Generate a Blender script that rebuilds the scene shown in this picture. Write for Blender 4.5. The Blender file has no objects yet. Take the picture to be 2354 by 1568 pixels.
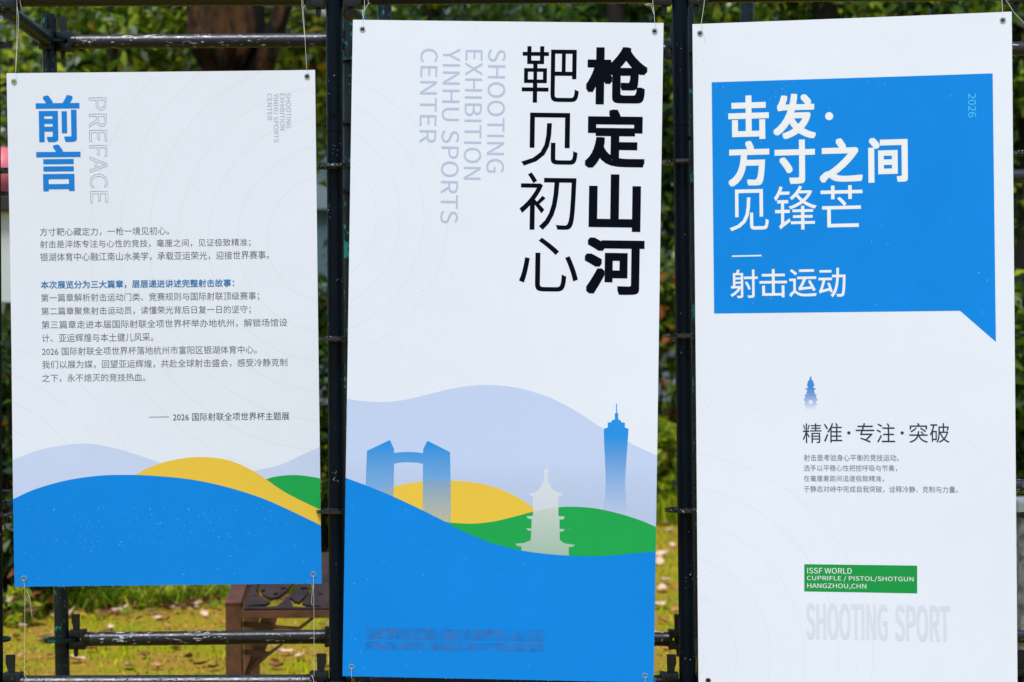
import bpy, bmesh, math, random, os
import numpy as np
from mathutils import Vector, Matrix, Euler
random.seed(7); rng = np.random.default_rng(7)
SC = bpy.context.scene
C = SC.collection
R = math.radians

# ---------------------------------------------------------------- camera
F = 4600.0 / 2354.0                      # focal length in frame widths
ROLL = R(0.33)
CAM_H = 1.5
cd = bpy.data.cameras.new('camera'); cam = bpy.data.objects.new('camera', cd); C.objects.link(cam)
cd.sensor_width = 36.0; cd.lens = 36.0 * F; cd.shift_y = 22.0 / 2354.0
cd.clip_start = 0.1; cd.clip_end = 400.0
rt = Vector((math.cos(ROLL), 0, -math.sin(ROLL))); up = Vector((math.sin(ROLL), 0, math.cos(ROLL)))
cam.matrix_world = Matrix(((rt.x, up.x, 0, 0), (rt.y, up.y, -1, 0), (rt.z, up.z, 0, CAM_H), (0, 0, 0, 1)))
cd.dof.use_dof = True; cd.dof.focus_distance = 5.76; cd.dof.aperture_fstop = 3.8
SC.camera = cam

# ---------------------------------------------------------------- world, sun, exposure
SUN_EL, SUN_AZ = R(64), R(205)           # azimuth clockwise from +Y (north): behind the camera, to its left
w = bpy.data.worlds.new('World'); SC.world = w; w.use_nodes = True
nt = w.node_tree; bg = nt.nodes['Background']
sky = nt.nodes.new('ShaderNodeTexSky'); sky.sky_type = 'NISHITA'; sky.sun_disc = False
sky.sun_elevation = SUN_EL; sky.sun_rotation = SUN_AZ
sky.air_density = 1.0; sky.dust_density = 1.2; sky.ozone_density = 1.0
nt.links.new(sky.outputs[0], bg.inputs[0]); bg.inputs[1].default_value = 0.10
sl = bpy.data.lights.new('sun', 'SUN'); so = bpy.data.objects.new('sun', sl); C.objects.link(so)
sl.energy = 2.4; sl.angle = R(20); sl.color = (1.0, 0.97, 0.93)
sd = Vector((math.sin(SUN_AZ) * math.cos(SUN_EL), math.cos(SUN_AZ) * math.cos(SUN_EL), math.sin(SUN_EL)))
so.rotation_euler = sd.to_track_quat('Z', 'Y').to_euler()
SC.view_settings.view_transform = 'Standard'; SC.view_settings.look = 'None'
SC.view_settings.exposure = 0.70; SC.view_settings.gamma = 1.0

def ray(x, y):
    """direction (depth 1) of a point of the 2354 x 1568 layout grid the survey was taken on"""
    return Vector((0, 1, 0)) + rt * ((x - 1177) / 4600) + up * ((806 - y) / 4600)
EYE = Vector((0, 0, CAM_H))
def at(x, y, d): return EYE + ray(x, y) * d
def ground_at(x, y):
    r = ray(x, y); return EYE + r * (CAM_H / -r.z)

# ---------------------------------------------------------------- materials
def mat(name, col, rough=0.5, spec=0.5, metal=0.0):
    m = bpy.data.materials.new(name); m.use_nodes = True
    b = m.node_tree.nodes['Principled BSDF']
    b.inputs['Base Color'].default_value = (*col, 1); b.inputs['Roughness'].default_value = rough
    b.inputs['Specular IOR Level'].default_value = spec; b.inputs['Metallic'].default_value = metal
    return m
def srgb(r, g, b):
    f = lambda c: (c / 255 / 12.92) if c / 255 < 0.04045 else ((c / 255 + 0.055) / 1.055) ** 2.4
    return (f(r), f(g), f(b))
class N:
    def __init__(s, m): s.t = m.node_tree; s.b = s.t.nodes['Principled BSDF']
    def new(s, k, **kw):
        n = s.t.nodes.new(k)
        for a, v in kw.items(): setattr(n, a, v)
        return n
    def link(s, a, b): s.t.links.new(a, b)
    def coord(s, scale=(1, 1, 1), kind='Object'):
        tc = s.new('ShaderNodeTexCoord'); mp = s.new('ShaderNodeMapping'); mp.inputs['Scale'].default_value = scale
        s.link(tc.outputs[kind], mp.inputs[0]); return mp.outputs[0]
    def noise(s, co, scale, detail=4, rough=0.55):
        n = s.new('ShaderNodeTexNoise'); n.inputs['Scale'].default_value = scale
        n.inputs['Detail'].default_value = detail; n.inputs['Roughness'].default_value = rough
        s.link(co, n.inputs['Vector']); return n.outputs[0]
    def ramp(s, v, stops):
        n = s.new('ShaderNodeValToRGB'); e = n.color_ramp.elements
        while len(e) < len(stops): e.new(0.5)
        for i, (p, c) in enumerate(stops):
            e[i].position = p; e[i].color = (*c, 1) if len(c) == 3 else c
        s.link(v, n.inputs[0]); return n.outputs[0]
    def mix(s, fac, a, b):
        n = s.new('ShaderNodeMix', data_type='RGBA')
        for sock, v in ((n.inputs[0], fac), (n.inputs[6], a), (n.inputs[7], b)):
            if isinstance(v, (float, int)): sock.default_value = v
            elif isinstance(v, tuple): sock.default_value = (*v, 1)
            else: s.link(v, sock)
        return n.outputs[2]
    def math(s, op, a, b):
        n = s.new('ShaderNodeMath', operation=op)
        for sock, v in ((n.inputs[0], a), (n.inputs[1], b)):
            if isinstance(v, (float, int)): sock.default_value = v
            else: s.link(v, sock)
        return n.outputs[0]
    def bump(s, h, strength, dist):
        n = s.new('ShaderNodeBump'); n.inputs['Strength'].default_value = strength; n.inputs['Distance'].default_value = dist
        s.link(h, n.inputs['Height']); s.link(n.outputs[0], s.b.inputs['Normal'])

def paint(name, base, chips, lo, stretch=(1, 1, 1), rough=0.33, spec=0.35, chip2=None, lo2=0.7):
    """old scaffold paint: base coat, chips and spatter of another colour, wet sheen"""
    m = mat(name, base, rough, spec); n = N(m)
    co = n.coord(stretch)
    a = n.noise(co, 150, 3, 0.6); b = n.noise(co, 14, 3, 0.6)
    v = n.math('ADD', n.math('MULTIPLY', a, 0.62), n.math('MULTIPLY', b, 0.38))
    k = n.ramp(v, [(lo, (0, 0, 0)), (lo + 0.025, (1, 1, 1))])
    big = n.noise(n.coord(), 7, 4); col = n.mix(big, tuple(c * 0.55 for c in base), tuple(c * 1.5 for c in base))
    col = n.mix(k, col, chips)
    if chip2:
        v2 = n.noise(n.coord((1, 1, 0.6)), 70, 5, 0.65); v3 = n.noise(n.coord(), 9, 2)
        k2 = n.ramp(n.math('ADD', n.math('MULTIPLY', v2, 0.55), n.math('MULTIPLY', v3, 0.45)), [(lo2, (0, 0, 0)), (lo2 + 0.02, (1, 1, 1))])
        col = n.mix(k2, col, chip2)
    n.link(col, n.b.inputs['Base Color'])
    n.link(n.ramp(n.noise(n.coord(), 25, 3), [(0.3, (rough * 0.7,) * 3), (0.75, (rough * 1.4,) * 3)]), n.b.inputs['Roughness'])
    n.bump(n.noise(n.coord(), 90, 4), 0.25, 0.004)
    return m
M = {}
M['standard'] = paint('black_scaffold_paint', (0.0012, 0.0045, 0.0095), (0.5, 0.55, 0.58), 0.66, rough=0.36, spec=0.10)
M['rear_standard'] = paint('worn_green_black_paint', (0.004, 0.011, 0.015), (0.5, 0.55, 0.57), 0.655, spec=0.25, chip2=(0.012, 0.17, 0.14), lo2=0.572)
M['top_bar'] = paint('worn_black_bar_paint', (0.011, 0.012, 0.017), (0.58, 0.61, 0.65), 0.592, stretch=(0.22, 1, 1), rough=0.36, spec=0.5)
M['beam'] = paint('wet_black_beam_paint', (0.004, 0.006, 0.009), (0.3, 0.33, 0.36), 0.70, stretch=(0.5, 1, 1), rough=0.24, spec=0.5)
M['wet_iron'] = paint('rosette_paint_wet_glints', (0.004, 0.007, 0.009), (0.6, 0.64, 0.66), 0.60, rough=0.16, spec=0.6)  # pale spatter painted on in place of wet highlights
M['iron'] = paint('black_casting_paint', (0.004, 0.007, 0.009), (0.42, 0.46, 0.48), 0.65, rough=0.3)
M['wedge'] = paint('wedge_steel', (0.006, 0.009, 0.011), (0.4, 0.42, 0.43), 0.64, rough=0.4)
M['bottom_bar'] = paint('wet_smooth_bar_paint', (0.010, 0.011, 0.016), (0.2, 0.22, 0.25), 0.76, rough=0.34, spec=0.55)
M['dark_drop'] = mat('rain_bead_painted_dark', (0.008, 0.009, 0.011), 0.06, 0.5)  # clear beads given a dark colour in place of their dark refraction
M['groove'] = mat('dark_joint', (0.001, 0.001, 0.001), 0.9, 0.1)
M['eyelet'] = mat('eyelet_steel', (0.55, 0.56, 0.58), 0.28, 0.5, 1.0)
M['string'] = mat('white_nylon_string', (0.75, 0.73, 0.68), 0.6)
def water():
    m = mat('rain_water', (0.88, 0.94, 1.0), 0.12, 0.4)
    m.node_tree.nodes['Principled BSDF'].inputs['Alpha'].default_value = 0.2
    return m
M['water'] = water()
def fabric(name, col, rough=0.5, grain=0.03, spec=0.12):
    """matte printed flex: fine weave relief and faint unevenness of the print"""
    m = mat(name, col, rough, spec); n = N(m); co = n.coord()
    v = n.noise(co, 3.2, 3)
    n.link(n.mix(v, tuple(c * (1 - grain) for c in col), tuple(min(1, c * (1 + grain)) for c in col)), n.b.inputs['Base Color'])
    wv = n.math('ADD', n.noise(n.coord((1, 1, 1)), 900, 1), n.math('MULTIPLY', n.noise(n.coord((1, 1, 0.6)), 4.5, 3), 14.0)); n.bump(wv, 0.30, 0.0006)
    return m
M['white'] = fabric('white_flex', (0.765, 0.82, 0.95))
M['blue'] = fabric('blue_print', (0.003, 0.238, 0.78), grain=0.10)
M['blue_ink'] = fabric('blue_lettering', (0.012, 0.22, 0.72))
M['heading_ink'] = fabric('deep_blue_lettering', (0.02, 0.20, 0.50))
M['navy'] = fabric('black_lettering', (0.0025, 0.0040, 0.0095), rough=0.7, spec=0.03)
M['grey_ink'] = fabric('grey_lettering', (0.14, 0.15, 0.195))
M['slate_ink'] = fabric('slate_lettering', (0.035, 0.04, 0.075))
M['lilac_ink'] = fabric('pale_lilac_lettering', (0.47, 0.55, 0.74))
M['small_lilac'] = fabric('pale_grey_lettering', (0.40, 0.45, 0.58))
M['outline_ink'] = fabric('faint_outline', (0.75, 0.79, 0.92))
M['ring_ink'] = fabric('faint_ring', (0.725, 0.765, 0.84))
M['ghost_ink'] = fabric('ghost_lettering', (0.665, 0.72, 0.845))
M['cyan_ink'] = fabric('cyan_lettering', (0.09, 0.55, 0.88))
M['white_ink'] = fabric('white_lettering', (0.82, 0.85, 0.90))
M['yellow'] = fabric('yellow_print', (0.80, 0.55, 0.065), grain=0.05)
M['green'] = fabric('green_print', (0.014, 0.375, 0.082), grain=0.06)
M['box_green'] = fabric('green_box_print', (0.012, 0.30, 0.065), grain=0.05)
M['pale_blue'] = fabric('pale_blue_print', (0.56, 0.655, 0.91), grain=0.05)
def fade(name, col, z0, a0, z1, a1, pale=None):
    """ink that is printed thinner (and paler) towards the foot of the drawing, by local height z on the banner"""
    m = mat(name, col, 0.5, 0.12); n = N(m)
    tc = n.new('ShaderNodeTexCoord'); sx = n.new('ShaderNodeSeparateXYZ'); n.link(tc.outputs['Object'], sx.inputs[0])
    mr = n.new('ShaderNodeMapRange'); n.link(sx.outputs[2], mr.inputs[0])
    for i, v in enumerate((z0, z1, a0, a1)): mr.inputs[i + 1].default_value = v
    n.link(mr.outputs[0], n.b.inputs['Alpha'])
    if pale:
        m2 = n.new('ShaderNodeMapRange'); n.link(sx.outputs[2], m2.inputs[0])
        for i, v in enumerate((z0, z1, 0, 1)): m2.inputs[i + 1].default_value = v
        n.link(n.mix(m2.outputs[0], pale, col), n.b.inputs['Base Color'])
    return m

# ---------------------------------------------------------------- object helpers
def link(o, parent=None):
    C.objects.link(o)
    if parent: o.parent = parent
    return o
def tag(o, label, cat, group=None):
    o['label'] = label; o['category'] = cat
    if group: o['group'] = group
    return o
def empty(name, loc, label=None, cat=None, group=None):
    o = bpy.data.objects.new(name, None); o.location = loc; o.empty_display_size = 0.1; link(o)
    if label: tag(o, label, cat, group)
    return o
def obj(name, bm, mats, parent=None, origin=(0, 0, 0), smooth=True):
    """one bmesh -> one mesh object; vertices are given relative to origin + parent space"""
    if not isinstance(mats, (list, tuple)): mats = [mats]
    ov = Vector(origin)
    if ov.length: bmesh.ops.translate(bm, vec=-ov, verts=bm.verts)
    me = bpy.data.meshes.new(name); bm.to_mesh(me); bm.free()
    for m in mats: me.materials.append(m)
    if smooth: me.shade_smooth(); me.set_sharp_from_angle(angle=R(40))
    o = bpy.data.objects.new(name, me)
    return link(o, parent)
def npobj(name, V, Fq, mats, parent=None, col=None, smooth=False, n=4):
    me = bpy.data.meshes.new(name); V = np.asarray(V, np.float32); Fq = np.asarray(Fq, np.int32)
    me.vertices.add(len(V)); me.vertices.foreach_set('co', V.ravel())
    me.loops.add(Fq.size); me.loops.foreach_set('vertex_index', Fq.ravel())
    me.polygons.add(len(Fq)); me.polygons.foreach_set('loop_start', np.arange(0, Fq.size, n, dtype=np.int32))
    if col is not None:
        a = me.attributes.new('tint', 'FLOAT_COLOR', 'POINT')
        a.data.foreach_set('color', np.concatenate([col, np.ones((len(col), 1))], 1).astype(np.float32).ravel())
    me.update(calc_edges=True); me.validate()
    for m in (mats if isinstance(mats, (list, tuple)) else [mats]): me.materials.append(m)
    if smooth: me.shade_smooth()
    return link(bpy.data.objects.new(name, me), parent)
def add_tube(bm, p0, p1, r, seg=24, caps=True, r1=None):
    p0, p1 = Vector(p0), Vector(p1); d = p1 - p0
    q = d.to_track_quat('Z', 'Y').to_matrix().to_4x4(); q.translation = (p0 + p1) / 2
    bmesh.ops.create_cone(bm, cap_ends=caps, segments=seg, radius1=r, radius2=r if r1 is None else r1, depth=d.length, matrix=q)
def add_box(bm, c, s, rot=None, bevel=0.0):
    m = Matrix.Translation(c) @ (rot.to_4x4() if rot else Matrix()) @ Matrix.Diagonal((*s, 1))
    r = bmesh.ops.create_cube(bm, size=1, matrix=m)
    if bevel:
        es = list({e for v in r['verts'] for e in v.link_edges})
        bmesh.ops.bevel(bm, geom=es, offset=bevel, segments=2, affect='EDGES', profile=0.6)
def add_path(bm, pts, r, seg=6):
    for a, b in zip(pts, pts[1:]): add_tube(bm, a, b, r, seg)
def add_prism(bm, pts, ext):
    """closed outline (3-D points in a plane) thickened by the vector ext"""
    a = [bm.verts.new(p) for p in pts]; f = bm.faces.new(a)
    r = bmesh.ops.extrude_face_region(bm, geom=[f])
    bmesh.ops.translate(bm, vec=Vector(ext), verts=[v for v in r['geom'] if isinstance(v, bmesh.types.BMVert)])
    bmesh.ops.recalc_face_normals(bm, faces=bm.faces)
def curve_fill(loops, extrude=0.0, res=1):
    """outline with holes (2-D loops) -> bmesh, filled and optionally thickened"""
    cu = bpy.data.curves.new('tmp', 'CURVE'); cu.dimensions = '2D'; cu.fill_mode = 'BOTH'; cu.extrude = extrude
    for lp in loops:
        s = cu.splines.new('POLY'); s.points.add(len(lp) - 1); s.use_cyclic_u = True
        for p, (x, y) in zip(s.points, lp): p.co = (x, y, 0, 1)
    o = bpy.data.objects.new('tmp', cu); me = o.to_mesh()
    bm = bmesh.new(); bm.from_mesh(me); o.to_mesh_clear()
    bpy.data.objects.remove(o); bpy.data.curves.remove(cu)
    return bm
def circle(cx, cy, r, n=24, a0=0): return [(cx + r * math.cos(a0 + 2 * math.pi * i / n), cy + r * math.sin(a0 + 2 * math.pi * i / n)) for i in range(n)]
def smooth_line(pts, n=10):
    """Catmull-Rom through the points"""
    P = [pts[0]] + list(pts) + [pts[-1]]; out = []
    for i in range(1, len(P) - 2):
        p0, p1, p2, p3 = (np.array(P[k], float) for k in (i - 1, i, i + 1, i + 2))
        for t in np.linspace(0, 1, n, endpoint=False):
            out.append(tuple(0.5 * (2 * p1 + (p2 - p0) * t + (2 * p0 - 5 * p1 + 4 * p2 - p3) * t * t + (3 * p1 - p0 - 3 * p2 + p3) * t ** 3)))
    out.append(tuple(pts[-1])); return out

# ---------------------------------------------------------------- lettering
try: SANS = bpy.data.fonts.load(os.path.join(bpy.utils.system_resource('DATAFILES'), 'fonts', 'Noto Sans CJK Regular.woff2'))
except Exception: SANS = None
CACHE = {}
def glyphs(body, latin=False, outline=0.0):
    k = (body, latin, outline)
    if k in CACHE: return CACHE[k]
    cu = bpy.data.curves.new('txt', 'FONT'); cu.body = body; cu.resolution_u = 5
    if latin and SANS: cu.font = SANS
    if outline: cu.fill_mode = 'NONE'; cu.bevel_depth = outline; cu.bevel_resolution = 0
    o = bpy.data.objects.new('txt', cu); me = o.to_mesh()
    V = np.array([v.co[:] for v in me.vertices]); Fs = [tuple(p.vertices) for p in me.polygons]
    o.to_mesh_clear(); bpy.data.objects.remove(o); bpy.data.curves.remove(cu)
    CACHE[k] = (V, Fs); return CACHE[k]

# ================================================================= BANNERS
class Banner:
    """a flex banner hung from its eyelets; local x from the middle, z from the lower edge, front towards -y"""
    def __init__(s, name, label, yaw, pitch, roll, W, H, centre, bow):
        s.W, s.H = W, H; s.bowk = bow
        rot = Matrix.Rotation(yaw, 3, 'Z') @ Matrix.Rotation(pitch, 3, 'X') @ Matrix.Rotation(roll, 3, 'Y')
        s.base = Vector(centre) + rot @ Vector((0, 0, -H / 2)); s.rot = rot
        s.root = empty(name, s.base, label, 'banner', 'printed banners on the scaffold'); s.root.rotation_euler = rot.to_euler()
        s.layer = 0
    def bow(s, x, z):
        u = 2 * x / s.W; t = z / s.H; a, b, c = s.bowk
        return a * (1 - u * u) * (0.35 + 0.65 * math.sin(math.pi * t)) + b * math.sin(2.3 * math.pi * t + 2.0 * u) + c * u * math.sin(5.1 * t + 1)
    def l(s, x, y):
        """survey point -> (x, z) on the banner"""
        n = s.rot @ Vector((0, 1, 0)); r = ray(x, y); d = (s.base - EYE).dot(n) / r.dot(n)
        q = s.rot.transposed() @ (EYE + r * d - s.base); return (q.x, q.z)
    def w(s, x, z, off=0.0): return s.base + s.rot @ Vector((x, s.bow(x, z) - off, z))
    def cut(s, bm, step=0.03):
        g = lambda: list(bm.verts) + list(bm.edges) + list(bm.faces)
        for k in range(1, int(s.W / step) + 1):
            bmesh.ops.bisect_plane(bm, geom=g(), plane_co=(-s.W / 2 + k * step, 0, 0), plane_no=(1, 0, 0))
        for k in range(1, int(s.H / step) + 1):
            bmesh.ops.bisect_plane(bm, geom=g(), plane_co=(0, 0, k * step), plane_no=(0, 0, 1))
    def clip(s, bm):
        g = lambda: list(bm.verts) + list(bm.edges) + list(bm.faces)
        for co, no in (((-s.W / 2, 0, 0), (-1, 0, 0)), ((s.W / 2, 0, 0), (1, 0, 0)), ((0, 0, 0), (0, 0, -1)), ((0, 0, s.H), (0, 0, 1))):
            bmesh.ops.bisect_plane(bm, geom=g(), plane_co=co, plane_no=no, clear_outer=True)
    def settle(s, bm, off):
        for v in bm.verts: v.co.y += s.bow(v.co.x, v.co.z) - off
    def panel(s, eyelets):
        W, H = s.W / 2, s.H
        edge = [(-W, 0), (W, 0), (W, H), (-W, H)]
        bm = curve_fill([edge] + [circle(*s.l(*e), 0.0053, 20) for e in eyelets], 0.0005)
        bm.transform(Matrix.Rotation(R(90), 4, 'X')); bmesh.ops.remove_doubles(bm, verts=bm.verts, dist=1e-6)
        s.cut(bm); s.settle(bm, 0); bmesh.ops.recalc_face_normals(bm, faces=bm.faces)
        obj('panel', bm, M['white'], s.root, smooth=True)
        for e in eyelets:
            x, z = s.l(*e); bm = bmesh.new(); n, k = 24, 8
            rings = []
            for i in range(n):
                a = 2 * math.pi * i / n
                rings.append([bm.verts.new((x + (0.0068 + 0.0019 * math.cos(2 * math.pi * j / k)) * math.cos(a), s.bow(x, z) - 0.001 + 0.0016 * math.sin(2 * math.pi * j / k),
                                            z + (0.0068 + 0.0019 * math.cos(2 * math.pi * j / k)) * math.sin(a))) for j in range(k)])
            for i in range(n):
                for j in range(k):
                    bm.faces.new((rings[i][j], rings[(i + 1) % n][j], rings[(i + 1) % n][(j + 1) % k], rings[i][(j + 1) % k]))
            bmesh.ops.recalc_face_normals(bm, faces=bm.faces)
            obj('eyelet', bm, M['eyelet'], s.root)
    def ink(s, name, polys, m, off, holes=()):
        """printed area(s): lists of survey points"""
        bm = bmesh.new()
        for p in polys:
            q = [s.l(*c) for c in p]
            bm.faces.new([bm.verts.new((x, 0, z)) for x, z in q])
        for f in bm.faces:
            f.normal_update()
            if f.normal.y > 0: f.normal_flip()
        s.clip(bm); bmesh.ops.triangulate(bm, faces=bm.faces); s.cut(bm); s.settle(bm, off)
        return obj(name, bm, m, s.root, smooth=False)
    def ink_fill(s, name, loops, m, off):
        bm = curve_fill([[s.l(*c) for c in lp] for lp in loops])
        bm.transform(Matrix.Rotation(R(90), 4, 'X')); s.settle(bm, off)
        return obj(name, bm, m, s.root, smooth=False)
    def rings(s, sets, off=0.00057):
        for cx, cy, radii, wd in sets:
            for r in radii:
                V, Q = [], []; n = 160
                for i in range(n):
                    a0, a1 = 2 * math.pi * i / n, 2 * math.pi * (i + 1) / n
                    q = [s.l(cx + rr * math.cos(a), cy + rr * math.sin(a)) for rr, a in ((r - wd / 2, a0), (r - wd / 2, a1), (r + wd / 2, a1), (r + wd / 2, a0))]
                    if all(abs(x) <= s.W / 2 and 0 <= z <= s.H for x, z in q):
                        b = len(V); V += [(x, s.bow(x, z) - off, z) for x, z in q]; Q.append((b, b + 1, b + 2, b + 3))
                if Q: npobj('printed_ring', V, Q, M['ring_ink'], s.root)
    def text(s, name, items, m, off=0.0008):
        """items: (words, top-left survey point, bottom-right survey point, options)"""
        V, Fs = [], []
        for it in items:
            body, tl, br = it[:3]; op = it[3] if len(it) > 3 else {}
            G, P = glyphs(body, op.get('latin', False), op.get('outline', 0.0))
            X, Y, Z = G[:, 0], G[:, 1], G[:, 2] * 0.0
            if op.get('down'): X, Y = Y, -X
            x0, z1 = s.l(*tl); x1, z0 = s.l(*br)
            X = x0 + (X - X.min()) / np.ptp(X) * (x1 - x0); Y = z0 + (Y - Y.min()) / np.ptp(Y) * (z1 - z0)
            d = op.get('bold', 0.0) * s.W / 715
            sh = [(0, 0)]
            if d:
                X = (X - X.mean()) * ((np.ptp(X) - 2 * d) / np.ptp(X)) + X.mean(); Y = (Y - (Y.max() + Y.min()) / 2) * ((np.ptp(Y) - 2 * d) / np.ptp(Y)) + (Y.max() + Y.min()) / 2
                X += (x0 + d) - X.min()
                sh = [(i * d, j * d) for i in (-1, -0.34, 0.34, 1) for j in (-1, -0.34, 0.34, 1) if abs(i) == 1 or abs(j) == 1]
            for k, (dx, dz) in enumerate(sh):
                b = len(V)
                V += [(x + dx, -off - k * 2.5e-5, z + dz) for x, z in zip(X, Y)]
                Fs += [tuple(b + i for i in f) for f in P]
        me = bpy.data.meshes.new(name); me.from_pydata(V, [], Fs); me.materials.append(m)
        bm = bmesh.new(); bm.from_mesh(me)
        if len(V) < 9000 and max(max(v[i] for v in V) - min(v[i] for v in V) for i in (0, 2)) > 0.12: s.cut(bm)
        for v in bm.verts: v.co.y += s.bow(v.co.x, v.co.z)
        bm.to_mesh(me); bm.free()
        return link(bpy.data.objects.new(name, me), s.root)
    def drops(s, zones, n):
        """rain beads: (x0, y0, x1, y1, share) zones in survey points"""
        ico = bmesh.new(); bmesh.ops.create_icosphere(ico, subdivisions=1, radius=1)
        B = np.array([v.co[:] for v in ico.verts]); T = np.array([[v.index for v in f.verts] for f in ico.faces]); ico.free()
        V, Q = [], []
        for x0, y0, x1, y1, share in zones:
            for _ in range(int(n * share * 0.55)):
                x, z = s.l(random.uniform(x0, x1), random.uniform(y0, y1)); r = random.choice((0.0006, 0.0007, 0.0008, 0.0010, 0.0014)) * random.uniform(0.8, 1.2)
                if abs(x) > s.W / 2 - 0.003 or z < 0.003 or z > s.H - 0.003: continue
                b = len(V) * len(B); V.append(B * (r, r * 0.4, r * 1.35) + (x, s.bow(x, z) - 0.0012, z)); Q.append(T + b)
        for _ in range(26):                                   # beads hanging along the lower edge
            x = random.uniform(-s.W / 2, s.W / 2); r = random.uniform(0.001, 0.0018)
            b = len(V) * len(B); V.append(B * (r, r, r * 1.2) + (x, s.bow(x, 0), -r * 0.5)); Q.append(T + b)
        o = npobj('water_droplets', np.concatenate(V), np.concatenate(Q), M['water'], s.root, smooth=True, n=3); o['kind'] = 'stuff'

z1 = lambda x, y: (x / 3.0, y / 3.0)
z2 = lambda x, y: (717.7 + x / 2.691, y / 2.691)
z3 = lambda x, y: (1531.1 + x / 2.859, y / 2.859)
z4 = lambda x, y: (x / 3.0, 478.5 + y / 3.0)
z5 = lambda x, y: (717.7 + x / 2.691, 777.5 + y / 2.691)
z6 = lambda x, y: (1531.1 + x / 2.859, 478.5 + y / 2.859)
z9 = lambda x, y: (1531.1 + x / 2.859, 1019.7 + y / 2.859)
zs = lambda f, pts: [f(*p) for p in pts]
DOWN = dict(latin=True, down=True); LAT = dict(latin=True)

# ---- banner with the preface
B1 = Banner('banner', 'shorter white banner with small grey paragraphs under a blue heading, above coloured hills',
            -0.00594, 0.02464, -0.00415, 0.88662, 1.47959, (-1.00075, 5.765, CAM_H + 0.06747), (0.006, 0.0022, 0.004))
E1 = [z1(97, 564), z1(2118, 527), (56.3, 1329.5), (720, 1321.5)]
B1.panel(E1)
B1.rings([(760, 550, [146 + 68 * k for k in range(7)], 1.5), (-70, 1180, [215 + 58 * k for k in range(4)], 1.4)])
top = smooth_line([(-20, 1075), (28, 1058), (100, 1032), (190, 1020), (260, 1030), (320, 1048), (378, 1068), (450, 1095)])
top2 = smooth_line([(540, 1090), (582, 1083), (640, 1070), (690, 1048), (735, 1027), (780, 1000)])
B1.ink('printed_hill', [top + [(450, 1200), (-20, 1200)], top2 + [(780, 1200), (540, 1200)]], M['pale_blue'], 0.00064)
gr = smooth_line([(560, 1130), (610, 1103), (640, 1095), (684, 1092.5), (735, 1100), (780, 1115)])
B1.ink('printed_hill', [gr + [(780, 1250), (560, 1250)]], M['green'], 0.00072)
ye = smooth_line([(260, 1118), (308, 1092), (360, 1068), (420, 1054), (475, 1051.5), (530, 1060), (582, 1083), (612, 1103), (660, 1135), (737, 1172.5), (780, 1190)])
B1.ink('printed_hill', [ye + [(780, 1300), (260, 1300)]], M['yellow'], 0.0008)
bl = smooth_line([(-20, 1168), (31, 1147), (80, 1125), (150, 1105), (220, 1094.5), (280, 1092), (350, 1094), (440, 1103), (520, 1120), (600, 1145), (660, 1171), (737, 1208), (780, 1230)])
B1.ink('printed_hill', [bl + [(780, 1400), (-20, 1400)]], M['blue'], 0.00088)
B1.text('heading_lettering', [('前', z1(245, 658), z1(551, 978), dict(bold=2.4)), ('言', z1(248, 998), z1(558, 1317), dict(bold=2.4))], M['blue_ink'])
B1.text('outline_lettering', [('PREFACE', z1(608, 672), z1(745, 1398), dict(latin=True, down=True, outline=0.005))], M['outline_ink'])
B1.text('small_lettering', [('CENTER', z1(1841, 645), z1(1876, 830), DOWN), ('YINHU SPORTS', z1(1885, 645), z1(1921, 983), DOWN),
        ('EXHIBITION', z1(1928, 645), z1(1965, 898), DOWN), ('SHOOTING', z1(1971, 642), z1(2008, 884), DOWN)], M['small_lilac'])
B1.text('paragraph_lettering', [
    ('方寸靶心藏定力，一枪一境见初心。', z4(272, 137), z4(1165, 184)),
    ('射击是淬炼专注与心性的竞技，毫厘之间，见证极致精准；', z4(273, 223), z4(1728, 265)),
    ('银湖体育中心融江南山水美学，承载亚运荣光，迎接世界赛事。', z4(274, 309), z4(1855, 352)),
    ], M['grey_ink'])
B1.text('paragraph_lettering', [
    ('第一篇章解析射击运动门类、竞赛规则与国际射联顶级赛事；', z4(280, 591), z4(1788, 636)),
    ('第二篇章聚焦射击运动员，读懂荣光背后日复一日的坚守；', z4(282, 684), z4(1730, 728)),
    ('第三篇章走进本届国际射联全项世界杯举办地杭州，解锁场馆设', z4(284, 777), z4(1982, 817)),
    ('计、亚运辉煌与本土健儿风采。', z4(286, 868), z4(1055, 918)),
    ('2026 国际射联全项世界杯落地杭州市富阳区银湖体育中心。', z4(287, 961), z4(1770, 1003)),
    ('我们以展为媒，回望亚运辉煌，共赴全球射击盛会，感受冷静克制', z4(287, 1052), z4(1982, 1092)),
    ('之下，永不熄灭的竞技热血。', z4(288, 1146), z4(1000, 1195))], M['grey_ink'])
B1.text('subheading_lettering', [('本次展览分为三大篇章，层层递进讲述完整射击故事：', z4(278, 501), z4(1615, 544), dict(bold=0.26))], M['heading_ink'])
B1.text('signature_lettering', [('2026 国际射联全项世界杯主题展', z4(1190, 1414), z4(1995, 1462))], M['slate_ink'])
B1.ink('printed_dash', [zs(z4, [(1025, 1440.5), (1162, 1439), (1162, 1443), (1025, 1444.5)])], M['slate_ink'], 0.0007)
B1.drops([(40, 1170, 735, 1340, 0.55), (60, 1165, 640, 1250, 0.35), (20, 180, 60, 900, 0.12), (20, 170, 725, 900, 0.15)], 420)

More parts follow.
